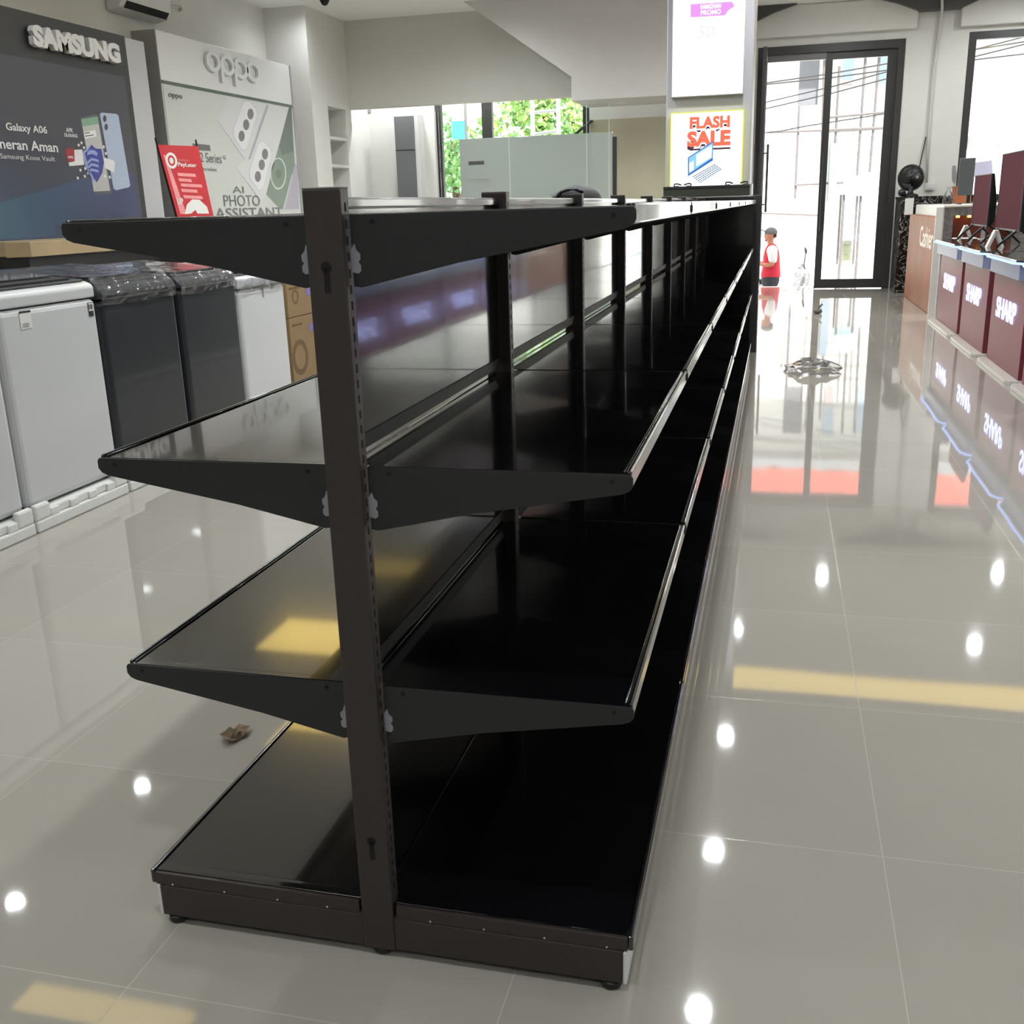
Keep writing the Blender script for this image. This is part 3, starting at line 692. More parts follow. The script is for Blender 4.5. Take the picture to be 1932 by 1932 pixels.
PX([(910, 150), (1095, 120), (1240, 965), (1055, 975)], 3, o5+.005); PX([(910, 150), (1095, 120), (1110, 205), (922, 235)], 4, o5+.007)
PX([(935, 300), (1070, 272), (1085, 350), (950, 372)], 1, o5+.007); PX([(945, 308), (1005, 297), (1007, 307), (947, 318)], 9, o5+.009); PX([(950, 340), (1050, 325), (1052, 335), (952, 350)], 9, o5+.009)
PX([(1122, 95), (1140, 75), (1310, 90), (1335, 110), (1470, 905), (1455, 925), (1310, 960), (1280, 940)], 5, o5+.003)
PE((1178, 145), (20, 38), 9, o5+.005); PE((1195, 240), (20, 38), 9, o5+.005)
PX([(730, 490), (790, 475), (830, 500), (835, 625), (755, 635), (735, 560)], 8, o5+.009)
PX([(820, 500), (920, 495), (945, 670), (775, 685), (765, 645), (835, 630)], 1, o5+.007); PX([(1165, 585), (1280, 620), (1295, 650), (1285, 760), (1180, 705)], 1, o5+.007)
PX([(1025, 440), (1075, 485), (1140, 490), (1168, 640), (1150, 760), (1090, 870), (1040, 845), (960, 700), (920, 520), (975, 490)], 6, o5+.011)
PX([(1025, 440), (975, 490), (920, 520), (960, 700), (1040, 845), (1090, 870), (1050, 820), (985, 690), (948, 535), (985, 510)], 7, o5+.013)
for d in (0, 60, 120): PX([(970, 640+d), (1025, 590+d), (1105, 610+d), (1110, 640+d), (1028, 620+d), (980, 670+d)], 7, o5+.013)
PX([(975, 560), (985, 520), (1015, 500), (1060, 505), (1095, 530), (1090, 570), (1030, 545)], 7, o5+.013)
for (x, y) in ((880, 445), (912, 420), (940, 475), (900, 730), (870, 820), (950, 800), (955, 710), (1165, 465), (1190, 540), (1180, 800), (1235, 810)):
    PX([(x-14, y-12), (x+6, y-16), (x+16, y+10), (x-4, y+20)], 1, o5+.009)
tp = lambda s, l, r, t, bo=.01: text_px(b, s, l, r, t, PP, 1, .0165, .0003, bo)
tp('Galaxy A06', (9.5, 250), (87, 254.5), (9.5, 231), .02); tp('Beneran Aman', (-28, 279), (107, 286), (-28, 259), .02); tp('Dilindungi Samsung Knox Vault', (-62, 299), (101, 304), (-62, 286), 0)
tp('APK', (122, 249), (135, 247), (122, 241), .02); tp('DILARANG!', (119, 258), (143, 254.5), (119, 251), .02); tp('APK', (125, 299), (136, 299), (125, 294), .02)
sub('poster_print', b, cols, sd)
# wooden counter in front of the board
yr = at(235, 470, x=-4.9).y
WOOD = mat('light_wood', (172, 151, 116), .45, var=.08, scale=3); WOODS = mat('light_wood_shadow_side', (170, 143, 105), .45, var=.08, scale=3)
tb = thing('display_counter', 'counter with a light wood edge and dark body below the blue phone poster', 'counter', (-5.2, 6.2, 0))
yk = at(58, 470, x=-4.9).y; z1c, z0c = at(60, 456, x=-4.9).z, at(60, 485, x=-4.9).z
xk = -5.05
outline = [(XP+.02, ya+.05), (xk, ya+.05), (xk, yk-.1), (-4.9, yk), (-4.9, yr+1.2), (XP+.02, yr+1.2)]
sub('wood_top', MB().prism([(x, y, z0c) for x, y in outline], (0, 0, z1c-z0c)), WOOD, tb, bevel=.004)
sub('cabinet', MB().prism([(x-.0 if x < -5.3 else x-.03, y, 0) for x, y in outline], (0, 0, z0c)), BLACKM, tb)
# second display
y0 = at(293, 55, **PP).y; y1 = at(546, 124, **PP).y; zt = at(293, 55, **PP).z; xb = at(247, 58, y=y0).x
od = thing('phone_display', 'white display wall with raised white oppo letters and a lilac and green phone poster', 'display stand', (XP-.2, (y0+y1)/2, 0))
sub('board', MB().box(max(xb, XL+.005), XP, y0, y1, 0, zt), WHITE, od, bevel=.006)
sub('end_panel', MB().box(max(xb, XL+.005), XP-.004, y0-.012, y0, 0, zt), mat('grey_end_panel', (138, 138, 138), .4), od)
sub('edge_strip', MB().box(XP-.05, XP+.008, y1-.02, y1+.01, 0, zt), GREYL, od)
GRN = mat('green_line', (80, 95, 80), .4)
za, zb2 = at(420, 173, **PP).z, at(420, 178.5, **PP).z
sub('green_strip', MB().box(XP, XP+.006, y0, y1-.02, zb2, za), GRN, od)
b = MB()
def oring(px, stem):
    c = at(*px, **PP); r = abs(at(px[0], px[1]-19, **PP).z-c.z); sx = abs(at(px[0]+13.2, px[1]+3.3, **PP).y-c.y)/r
    ring(b, c+XX*.004, YX, ZX, r*.62, r, .035, sx=sx)
    if stem: b.box(XP+.0045, XP+.038, c.y-r*sx, c.y-r*sx*.66, c.z-r*1.75, c.z)
oring((397.5, 116.5), 0); oring((424.5, 123.5), 1); oring((450, 130), 1); oring((474, 136), 0)
sub('lettering', b, LET, od)
ypl = at(306, 158, **PP).y; zpt = at(306, 158, **PP).z
sub('poster', MB().box(XP, XP+.006, ypl, y1-.03, 1.0, zpt), mat('poster_cream', (190, 192, 186), .45, var=.01), od)
b = MB(); OK_ = lambda x, y: (280+x*.1708, 80+y*.1708)
def PX2(pts, k, off): poly_px(b, [OK_(*p) for p in pts], PP, k, .0065+(off-.0078)*.2)
def PE2(c, r, k, off, n=24, rot=0): PX2([(c[0]+r[0]*math.cos(2*math.pi*i/n), c[1]+r[1]*math.sin(2*math.pi*i/n)) for i in range(n)], k, off)
oc = [mat('print_lilac', (195, 195, 194), .4, var=.01), mat('print_lilac_edge', (158, 152, 166), .4, var=0), mat('print_lens_grey', (98, 98, 98), .4, var=0), mat('print_deep_green', (92, 112, 94), .35, var=.05),
      mat('print_pale_line', (176, 190, 176), .4, var=0), mat('print_text_grey', (86, 88, 86), .4, var=0), mat('print_shadow_green', (66, 80, 70), .35, var=.05), mat('print_lilac_light', (208, 206, 209), .4, var=0)]
o = .008
PX2([(1420, 1300), (1640, 1350), (1660, 1840), (1470, 1850), (1330, 1700)], 1, o)
PX2([(1540, 740), (1572, 715), (1612, 1350), (1485, 1840), (1440, 1832), (1295, 1680)], 3, o+.002)
PX2([(1548, 716), (1576, 722), (1600, 1200), (1470, 1250), (1440, 1150)], 6, o+.003)
PX2([(1480, 1842), (1500, 1840), (1590, 1450), (1580, 1450)], 4, o+.004)
PE2((1430, 1450), (88, 178), 4, o+.004); PE2((1428, 1446), (76, 160), 3, o+.006); PE2((1432, 1452), (32, 52), 6, o+.008)
PX2([(760, 870), (880, 600), (1300, 680), (1095, 1290), (1060, 1292)], 0, o+.004); PX2([(750, 862), (762, 868), (1062, 1292), (1048, 1290)], 1, o+.005)
PX2([(955, 1370), (1100, 1290), (1310, 682), (1545, 722), (1280, 1718), (1232, 1742)], 0, o+.006); PX2([(945, 1360), (958, 1372), (1234, 1742), (1222, 1738)], 1, o+.007)
PX2([(1300, 690), (1325, 694), (1120, 1290), (1095, 1292)], 1, o+.008)
for pts in ([(1070, 640), (1110, 648), (1190, 735), (1202, 800), (1075, 1185), (1030, 1198), (930, 1045), (928, 960), (1040, 665)], [(1240, 1090), (1280, 1100), (1350, 1175), (1362, 1240), (1260, 1615), (1215, 1645), (1112, 1505), (1108, 1410), (1205, 1115)]):
    cx = sum(p[0] for p in pts)/len(pts); cy = sum(p[1] for p in pts)/len(pts)
    PX2(pts, 1, o+.010); PX2([(cx+(p[0]-cx)*.965, cy+(p[1]-cy)*.985) for p in pts], 7, o+.012)
for c in ((1120, 792), (1072, 910), (1022, 1035), (1280, 1235), (1245, 1352), (1202, 1482)): PE2(c, (34, 60), 2, o+.014)
tq = lambda s, l, r, t, bo=0, sh=0: text_px(b, s, OK_(*l), OK_(*r), OK_(*t), PP, 5, .0105, .0003, bo, sh)
tq('oppo', (215, 620), (370, 640), (215, 560), .015)
tq('2 Series', (570, 1322), (805, 1350), (570, 1215)); tq('5G', (815, 1292), (850, 1297), (815, 1247)); tq('ultra resilient', (560, 1415), (748, 1425), (560, 1375), 0)
tq('AI', (925, 1665), (1050, 1680), (925, 1590)); tq('PHOTO', (830, 1812), (1230, 1822), (830, 1685)); tq('ASSISTANT', (735, 1950), (1480, 1952), (735, 1832), .01)
PX2([(480, 1115), (670, 1135), (680, 1200), (490, 1185)], 5, o+.014)
sub('poster_print', b, oc, od)
# red banner on its stand, leaning back in front of the second display
BX = dict(x=-4.72); q = [at(*p, **BX) for p in ((298, 273), (374, 276), (402, 403), (334, 404))]
def ext(a, c): return a+(c-a)*((a.z-.05)/(a.z-c.z))
q[2], q[3] = ext(q[1], q[2]), ext(q[0], q[3])
RED = mat('banner_red', (196, 40, 52), .4, var=.05, bump=.1, bscale=14); PINKR = mat('banner_pink', (232, 150, 152), .4, var=.1)
bn = thing('banner_stand', 'red PayLater banner on a black stand leaning before the white phone display', 'banner', (-4.75, q[0].y+.5, 0))
sub('cloth', MB().prism(q, (-.006, 0, 0)), RED, bn)
for k in (0, 1):
    c = q[3-k]; sub('pole', MB().tube([q[k]+Vector((-.02, 0, .06)), c+Vector((-.02, 0, -.05))], .008), BLACKM, bn)
sub('cross_bar', MB().tube([q[3]+Vector((-.02, -.05, -.03)), q[2]+Vector((-.02, .05, -.03))], .012), BLACKM, bn)
b = MB(); c = at(323, 303, **BX); ring(b, c+XX*.002, YX, ZX, .035, .07, .001, 0, sx=1.35); ring(b, c+XX*.002, YX, ZX, 0, .07, .0006, 0, sx=1.35); ring(b, c+XX*.003, YX, ZX, .028, .046, .001, 1, sx=1.3)
text_px(b, 'PayLater', (336, 316), (371, 319), (336, 306), BX, 0, .002, .001, .02); text_px(b, 'akulaku', (335, 303.5), (356, 305), (335, 298.5), BX, 2, .002, .001)
for (a, y, w) in ((334, 326, 34), (336, 336, 24), (340, 346, 40), (341, 356, 30), (345, 368, 36)): poly_px(b, [(a, y), (a+w, y+2), (a+w+2, y+8), (a+2, y+6)], BX, 2, .002)
poly_px(b, [(308, 292), (313, 293), (352, 404), (340, 404)], BX, 2, .0015); poly_px(b, [(352, 386), (362, 376), (376, 377), (390, 390), (394, 403), (372, 403), (368, 396), (360, 403), (348, 404)], BX, 0, .003)
text_px(b, 'UP', (334, 386), (346, 388), (334, 374), BX, 0, .003, .001, .02)
sub('banner_print', b, [PAPER, RED, PINKR], bn)
# air conditioner high on the left wall
XA = XL+.22; ya, yb3 = at(236, 20, x=XA).y, at(326, 36, x=XA).y; zb3 = at(322, 43, x=XA).z
ac = thing('air_conditioner', 'white split air conditioner high on the left wall above the displays', 'air conditioner', (XL+.1, (ya+yb3)/2, zb3))
sub('body', MB().prism([(XL, ya, zb3+.33), (XA, ya, zb3+.33), (XA, ya, zb3+.1), (XA-.05, ya, zb3+.03), (XL, ya, zb3)], (0, yb3-ya, 0)), WHITE, ac, bevel=.02, seg=3)
sub('louver', MB().prism([(XA+.002, ya+.06, zb3+.09), (XA-.045, ya+.06, zb3+.03), (XA-.05, ya+.06, zb3+.035), (XA-.004, ya+.06, zb3+.095)], (0, yb3-ya-.12, 0)), HOLE, ac)
for k in (0, 1): sub('blade', MB().tube([(XA-.012-.022*k, ya+.07, zb3+.082-.027*k), (XA-.012-.022*k, yb3-.07, zb3+.082-.027*k)], .006, n=6), WHITE, ac)
q1 = at(340, 8, x=XL+.05); tag(MB().tube([(XL+.05, yb3, zb3+.22), (q1.x, q1.y, q1.z), (XL+.05, q1.y+.03, q1.z-.04), (XL+.01, q1.y+.05, q1.z-.05)], .018).build('drain_pipe', WHITE, smooth=True), 'short bent white pipe at the right end of the air conditioner', 'pipe')
# ------------------------------------------------------------------ back left: dark fridge front, grey board, glass partition
x0, x1 = at(742, 210, y=14.6).x, at(779, 210, y=14.6).x
fr = thing('dark_cabinet', 'tall dark grey cabinet standing by the white back wall left of the window', 'cabinet', ((x0+x1)/2, 14.75, 0))
sub('body', MB().box(x0, x1, 14.6, YF-.005, 0, 2.72), mat('slate_grey', (106, 107, 110), .4, var=.03), fr, bevel=.006)
sub('door_seam', MB().box(x0, x1, 14.597, 14.6, 2.22, 2.23), HOLE, fr)
sub('side_strip', MB().box(x1, x1+.06, 14.62, YF-.005, 0, 2.74), WHITE, fr)
struct(MB().box(at(783, 210, y=14.9).x, LX0+.02, 14.9, YF, 0, 2.8).build('trim_5', WALL, bevel=.01))
q = at(690, 209, y=YF); tag(MB().box(q.x-.09, q.x+.09, YF-.02, YF, q.z-.04, q.z+.035).build('vent_grille', mat('vent_grey', (140, 140, 132), .5), bevel=.004), 'small grey vent set high in the white back wall', 'vent')
yb4 = 13.0
x0, x1, zt4 = at(866, 262, y=yb4).x, at(1156, 250, y=yb4).x, at(1010, 256, y=yb4).z
bd = thing('partition_board', 'large glossy pale grey board with an AWAS KACA sticker under the stair', 'board', ((x0+x1)/2, yb4, 0))
sub('panel', MB().box(x0, x1, yb4, yb4+.04, .06, zt4), mat('board_grey_gloss', (182, 183, 181), .12, var=.01, coat=.5), bd, bevel=.004)
sub('side_post', MB().box(x1, x1+.05, yb4-.01, yb4+.05, 0, zt4-.06), ALU, bd)
for xx in (x0+.1, x1-.1): sub('foot', MB().box(xx-.03, xx+.03, yb4-.25, yb4+.3, 0, .06), ALU, bd, bevel=.005)
yg = 12.72; gx = [at(u, 300, y=yg).x for u in (830, 962, 1108, 1150)]; zg = at(962, 205, y=yg).z
for i in range(3):
    nm = ('leftmost pane of the glass partition, bearing the sticker, before the grey board', 'middle pane of the glass partition before the grey board', 'narrow right pane of the glass partition before the grey board')[i]
    t = thing('glass_panel', 'frameless clear '+nm, 'glass partition', ((gx[i]+gx[i+1])/2, yg, 0), 'frameless glass partition panes')
    sub('pane', MB().box(gx[i]+.003, gx[i+1]-.003, yg-.005, yg+.005, .03, zg), CLEAR, t)
    sub('edge', MB().box(gx[i+1]-.009, gx[i+1]-.003, yg-.006, yg+.006, .03, zg), mat('glass_edge', (200, 215, 206), .3), t)
    sub('floor_channel', MB().box(gx[i], gx[i+1], yg-.02, yg+.02, 0, .03), ALU, t)
    if i == 0:
        GP = dict(y=yg-.006); b = MB(); poly_px(b, [(883, 304.5), (913.5, 303), (914, 310.5), (884, 312.5)], GP, 0, .001)
        text_px(b, 'AWAS KACA', (886, 310.5), (912, 308.8), (886, 305.5), GP, 1, .002, .001, .02); sub('sticker', b, [mat('sticker_grey', (96, 97, 96), .5), HOLE], t)
# ------------------------------------------------------------------ right side: counters with lit brand panels
XQ = 2.35
MAROON = mat('maroon_laminate', (92, 30, 48), .3, var=.04); PANEL = mat('dusty_rose_panel', (130, 66, 77), .4, var=.04, scale=2, spec=.35)
VAL = mat('pale_blue_valance', (116, 124, 150), .35, var=.02); TOPB = mat('dark_glass_top', (46, 47, 52), .08, var=.03, coat=.6); PLINTH = mat('plinth_cream', (205, 200, 190), .3, var=.02)
LEDB = emis('blue_led', (150, 185, 255), 2.0); LETL = emis('lit_letters', (182, 194, 255), 3.0); HALO = emis('letter_halo', (150, 140, 255), .9)
yA = at(1766, 608, x=XQ).y; yB0, yB1 = at(1804, 635, x=XQ).y, at(1809, 637, x=XQ).y; yC0, yC1 = at(1851.6, 674, x=XQ).y, at(1861, 676, x=XQ).y
LU = yB1-yC0+.13
yD0 = yC1-(yB1-yC0); ZT = .86
def sharp_unit(yf, yn, label, px=None, plin=(None, None)):
    """yf far end, yn near end of the panel"""
    t = thing('product_counter', label, 'counter', (2.8, (yf+yn)/2, 0), 'rose counters with lit letters on the right')
    a, c = yn-.055, yf+.055
    if px == 0: c = yf+.12
    def rnd(x0, y0, x1, y1, r): return [(x0+r, y0), (x1, y0), (x1, y1), (x0+r, y1), (x0+r*.3, y1-r*.3), (x0, y1-r), (x0, y0+r), (x0+r*.3, y0+r*.3)]
    sub('plinth', MB().prism([(x, y, 0) for x, y in rnd(2.27, a+.01, 3.3, c-.01, .09)], (0, 0, .028)), PLINTH, t, bevel=.003)
    sub('body', MB().box(2.39, 3.25, a, c, .028, .72), MAROON, t)
    sub('front_panel', MB().box(XQ, 2.39, yn, yf, .03, .735), PANEL, t, bevel=.002)
    sub('valance', MB().prism([(x, y, .72) for x, y in rnd(2.30, a, 3.27, c, .12)], (0, 0, .105)), VAL, t, bevel=.002)
    sub('top', MB().prism([(x, y, .832) for x, y in rnd(2.275, a-.004, 3.3, c+.004, .14)], (0, 0, .028)), TOPB, t, bevel=.003)
    led = [(x, y, .838) for x, y in rnd(2.264, a+.006, 3.3, c-.006, .135)]
    order = [led[i] for i in (0, 7, 6, 5, 4, 3)]
    sub('led_strip', MB().tube(order, .009, n=6), LEDB, t)
    if px == 0: sub('corner_post', MB().box(2.345, 2.40, c-.03, c, .028, .72), WHITE, t)
    w = .70; yc_ = (yf+yn)/2+ (.02 if px else 0)
    b = MB(); text(b, 'SHARP', (XQ-.004, yc_+w/2, .385), (0, -1, 0), ZX, w, .155, .004, 0, .012); sub('lettering', b, LETL, t)
    return t
sharp_unit(yA, yB0, 'counter with lit SHARP letters next to the cashier counter, farthest of the three in view', 0)
sharp_unit(yB1, yC0, 'counter with lit SHARP letters, middle one of the three in view', 1)
sharp_unit(yC1, yD0, 'counter with lit SHARP letters at the right edge of the photo, carrying the larger television', 2)
yy = yD0-.13
for lab in ('fourth counter of the lit row, just outside the right edge of the photo', 'fifth counter of the lit row, outside the photo, nearest the camera'):
    sharp_unit(yy, yy-(yB1-yC0), lab, 3); yy -= (yB1-yC0)+.13
# televisions standing on the counters
SCR = mat('tv_screen_maroon_reflection', (112, 76, 82), .3, var=0, spec=.0); BEZ = mat('tv_bezel', (18, 18, 20), .3, var=0)  # screen reflection painted in as a flat maroon base colour
def tv(x, yf, yn, z0, z1, label):
    t = thing('television', label, 'television', (x, (yf+yn)/2, ZT), 'televisions on the right counters')
    sub('back', MB().prism([(x+.012, yn, z0), (x+.035, yn, z0), (x+.07, yn, z0+.05), (x+.07, yn, z0+(z1-z0)*.5), (x+.03, yn, z1), (x+.012, yn, z1)], (0, yf-yn, 0)), BEZ, t, bevel=.004)
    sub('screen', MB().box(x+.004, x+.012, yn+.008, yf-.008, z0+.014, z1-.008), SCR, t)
    sub('bezel', MB().box(x, x+.012, yn, yn+.008, z0, z1).box(x, x+.012, yf-.008, yf, z0, z1).box(x, x+.012, yn+.008, yf-.008, z1-.008, z1).box(x, x+.012, yn+.008, yf-.008, z0, z0+.014), ALU, t)
    for y in (yn+.12, yf-.12):
        for s in (-1, 1):
            sub('leg', MB().tube([(x+.03, y, z0+.03), (x+.03+s*.03, y, z0-.0), (x+.03+s*.10, y, z0-.06), (x+.03+s*.17, y, ZT+.008)], [.014, .013, .011, .009], n=8), BEZ, t, smooth=True)
    return t
x = 2.56; f, n_ = at(1836, 376, x=x).y, at(1866, 376, x=x).y
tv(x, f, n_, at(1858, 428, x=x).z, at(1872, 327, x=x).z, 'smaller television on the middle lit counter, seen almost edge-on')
x = 2.60; f = at(1885, 360, x=x).y
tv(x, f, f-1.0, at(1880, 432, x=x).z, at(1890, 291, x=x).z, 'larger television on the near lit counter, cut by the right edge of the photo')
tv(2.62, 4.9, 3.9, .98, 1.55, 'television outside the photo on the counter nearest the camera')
# small things lying on the counters
def tent(px, label):
    c = at(*px, z=ZT); c.x = max(c.x, 2.42); t = thing('price_stand', label, 'price stand', c, 'white price tents on the counters')
    w = .05
    for s in (-1, 1): sub('leg', MB().prism([c+Vector((s*.07, -w, 0)), c+Vector((s*.045, -w, 0)), c+Vector((-s*.006, -w, .13)), c+Vector((s*.012, -w, .145))], (0, 2*w, 0)), WHITE, t)
    return t
tent((1820, 452), 'white folded price tent beside the smaller television'); tent((1876, 466), 'white folded price tent before the larger television')
c = at(1804, 450, z=ZT); tag(MB().box(c.x-.03, c.x+.2, c.y-.1, c.y+.12, ZT+.0005, ZT+.004).build('paper_sheet', PAPER), 'white paper sheet lying on the middle counter edge', 'paper')
c = Vector((2.55, 10.33, ZT)); t = thing('acrylic_stand', 'small upright grey acrylic stand on the far lit counter', 'stand', (c.x+.15, c.y, ZT)); x = c.x+.15
sub('base', MB().box(x-.04, x+.04, c.y-.06, c.y+.06, ZT+.0005, ZT+.006), WHITE, t); sub('upright', MB().box(x-.02, x+.02, c.y-.004, c.y+.004, ZT+.006, ZT+.2), mat('acrylic_grey', (175, 172, 182), .2), t)
def crumple(name, c, rx, ry, rz, label, seed, group=None, n=16, m=9):
    rnd = random.Random(seed); b = MB(); vs = []; fs = []
    for i in range(m):
        ph = math.pi/2*i/(m-1)
        for j in range(n):
            a = 2*math.pi*j/n; r = math.cos(ph)*(1+rnd.uniform(-.25, .25)) if i < m-1 else 0.02
            vs.append((c[0]+rx*r*math.cos(a), c[1]+ry*r*math.sin(a), c[2]+.002+(rz*math.sin(ph)*(1+rnd.uniform(-.3, .2)) if i else 0)))
    for i in range(m-1):
        for j in range(n): fs.append((i*n+j, i*n+(j+1) % n, (i+1)*n+(j+1) % n, (i+1)*n+j))
    b.add(vs, fs); return tag(b.build(name, FILM), label, 'plastic wrap', group)
c = at(1846, 440, z=ZT); crumple('plastic_wrap', (c.x+.05, c.y, ZT), .16, .3, .1, 'crumpled clear plastic under the smaller television', 3)
# ------------------------------------------------------------------ cashier counter, marble stand, things on them
yM = 14.2; xm0 = at(1687, 552, y=yM).x
def marble(name, base, vein, dens, rough=.12):
    mt = bpy.data.materials.new(name); mt.use_nodes = True; n = mt.node_tree; bs = n.nodes['Principled BSDF']
    tc = n.nodes.new('ShaderNodeTexCoord'); no = n.nodes.new('ShaderNodeTexNoise'); no.inputs['Scale'].default_value = 5; no.inputs['Detail'].default_value = 6; no.inputs['Distortion'].default_value = 2.5
    n.links.new(tc.outputs['Object'], no.inputs['Vector'])
    rp = n.nodes.new('ShaderNodeValToRGB'); e = rp.color_ramp.elements
    e[0].position = .5-dens; e[0].color = rgb(base); e[1].position = .5+dens; e[1].color = rgb(base)
    k = e.new(.5); k.color = rgb(vein); n.links.new(no.outputs[0], rp.inputs[0]); n.links.new(rp.outputs[0], bs.inputs['Base Color']); bs.inputs['Roughness'].default_value = rough
    return mt
BM = marble('black_marble', (26, 25, 26), (190, 188, 182), .018); GM = marble('grey_stone', (122, 118, 118), (96, 92, 93), .1, .3)
ZM = at(1712, 371, y=yM).z
ms_ = thing('marble_stand', 'tall black marble clad stand with white veins against the far pillar, beside the glass door', 'stand', ((xm0+3.6)/2, 14.5, 0))
sub('body', MB().box(xm0, 3.6, yM, YF-.13, 0, ZM-.03), BM, ms_); sub('top', MB().box(xm0-.01, 3.6, yM-.01, YF-.125, ZM-.03, ZM), BM, ms_, bevel=.003)
a, c = at(1708, 373, y=yM), at(1722, 405, y=yM)
tag(MB().box(a.x, c.x, yM-.012, yM-.0105, c.z, a.z-.01).build('paper_notice', PAPER), 'white paper notice taped to the front of the black marble stand', 'paper')
# table fan, seen from behind
fb = at(1718, 366, y=14.4); t = thing('table_fan', 'black table fan seen from behind on top of the marble stand', 'fan', (fb.x, 14.42, ZM)); fx = fb.x; FB = mat('fan_black', (30, 30, 32), .35)
sub('base', MB().lathe((fx, 14.42, ZM), [(.10, 0), (.11, .012), (.09, .03), (.04, .045), (.03, .10), (.035, .14)]), FB, t, smooth=True)
hz = ZM+.25
hd = sub('motor_housing', MB().lathe((fx+.06, 14.42, hz), [(.03, -.11), (.055, -.10), (.065, -.05), (.06, .0), (.03, .02)], axis='y'), FB, t, smooth=True)
sub('badge', MB().box(fx+.045, fx+.075, 14.305, 14.309, hz-.01, hz+.02), STEEL, hd)
gb = MB(); n = 40
gb.lathe((fx, 14.46, hz), [(.03, -.04), (.15, .03), (.172, .055), (.172, .065), (.15, .06)], axis='y')
for r in (.05, .09, .125, .155, .175): gb.tube([(fx+r*math.cos(2*math.pi*i/n), 14.44+.05*(r/.175), hz+r*math.sin(2*math.pi*i/n)) for i in range(n+1)], .004, n=6)
for i in range(30): a = 2*math.pi*i/30; gb.tube([(fx+.04*math.cos(a), 14.43, hz+.04*math.sin(a)), (fx+.175*math.cos(a), 14.49, hz+.175*math.sin(a))], .003, n=5)
sub('grille', gb, FB, t); bl = MB()
for i in range(3):
    a = 2*math.pi*i/3; pts = [(fx+r*math.cos(a+d), 14.46+k, hz+r*math.sin(a+d)) for r, d, k in ((.02, 0, 0), (.15, -.5, .01), (.16, .1, -.005), (.14, .55, -.02), (.02, .5, 0))]; bl.prism(pts, (0, .004, 0))
for k in range(3):
    q = MB(); q.v = bl.v[k*10:(k+1)*10]; q.f = [tuple(i-k*10 for i in f) for f in bl.f[k*7:(k+1)*7]]; q.mi = [0]*7; sub('blade', q, FB, t)
sub('knob', MB().ell((fx-.12, 14.36, ZM+.055), (.055, .05, .052)), FB, t, smooth=True)
# cashier counter: grey block with a wood cladding along the aisle, lit niche at its near end
yF1, yN1 = at(1707, 553, x=2.37).y, at(1752, 604, x=2.37).y
yF1 = min(yF1, yM-.03); ZK = at(1775, 388, y=yN1).z; ZWD = at(1735, 406, x=2.37).z
ck = thing('cashier_counter', 'cashier counter clad in brown wood with a grey stone end and white Cashier lettering', 'counter', (3.0, (yF1+yN1)/2, 0))
xg = 2.44; a, c = at(1799, 407, y=yN1), at(1832, 445, y=yN1)
nz0, nz1, nX0, nX1 = .45, a.z, a.x, a.x+.62
b = MB(); b.box(xg, 3.6, yN1+.25, yF1, 0, ZK-.02); b.box(xg, nX0, yN1, yN1+.25, 0, ZK-.02); b.box(nX1, 3.6, yN1, yN1+.25, 0, ZK-.02); b.box(nX0, nX1, yN1, yN1+.25, nz1, ZK-.02); b.box(nX0, nX1, yN1, yN1+.25, 0, nz0)
sub('stone_body', b, GM, ck)
sub('top', MB().box(xg-.01, 3.62, yN1-.01, yF1, ZK-.02, ZK), mat('counter_top_white', (212, 208, 204), .3, var=.02), ck, bevel=.003)
sub('side_facing', MB().box(xg-.012, xg, yN1, yF1, 0, ZK-.02), mat('counter_side_pale', (196, 190, 186), .3, var=.02), ck)
WB = mat('brown_wood', (156, 92, 60), .5, var=.16, scale=2, spec=.3)
sub('wood_cladding', MB().box(2.36, xg-.012, yN1+.03, yF1, .0, ZWD), WB, ck, bevel=.01)
sub('corner_trim', MB().box(2.355, xg-.0125, yN1-.006, yN1+.029, 0, ZK-.02), WHITE, ck)
nb = sub('niche_back', MB().box(nX0, nX1, yN1+.24, yN1+.249, nz0, nz1), mat('niche_brown', (110, 58, 36), .4), ck)
AMB = emis('amber_led', (255, 170, 80), 6)
for k in range(5): sub('niche_lamp', MB().cyl((nX0+.07+k*.12, yN1+.16, nz1-.025), (nX0+.07+k*.12, yN1+.16, nz1-.001), .02), AMB, ck)
b = MB(); ty = at(1748, 440, x=2.355).y; text(b, 'Cashier', (2.36, yN1+1.25, ZWD-.36), (0, -1, 0), ZX, 1.15, .24, .004, 0, .01); sub('lettering', b, mat('cream_letters', (232, 222, 205), .35), ck)
# things on the cashier counter
mx, my = at(1826, 385, y=12.2).x, 12.2
t = thing('pos_monitor', 'dark upright monitor on the cashier counter, left of the televisions', 'monitor', (mx, my, ZK))
sub('base', MB().box(mx-.12, mx+.12, my-.1, my+.1, ZK+.0005, ZK+.015), BEZ, t, bevel=.004); sub('neck', MB().box(mx-.02, mx+.02, my+.01, my+.04, ZK+.015, ZK+.2), BEZ, t)
sub('screen', MB().box(mx-.13, mx+.04, my-.02, my+.01, ZK+.1, ZK+.52), mat('monitor_grey', (72, 75, 77), .3), t, bevel=.006)
mx2 = at(1850, 320, y=12.9).x; z2 = at(1850, 335, y=12.9).z
t = thing('tilted_tablet', 'small tilted pale screen on a dark pole above the televisions', 'screen', (mx2, 12.9, ZK))
sub('pole', MB().cyl((mx2, 12.9, ZK), (mx2, 12.9, z2), .02), BEZ, t); sub('screen', MB().prism([(mx2-.13, 12.86, z2), (mx2+.14, 12.86, z2+.03), (mx2+.12, 12.9, z2+.2), (mx2-.16, 12.9, z2+.17)], (0, .02, 0)), mat('screen_lilac', (178, 176, 200), .2), t)
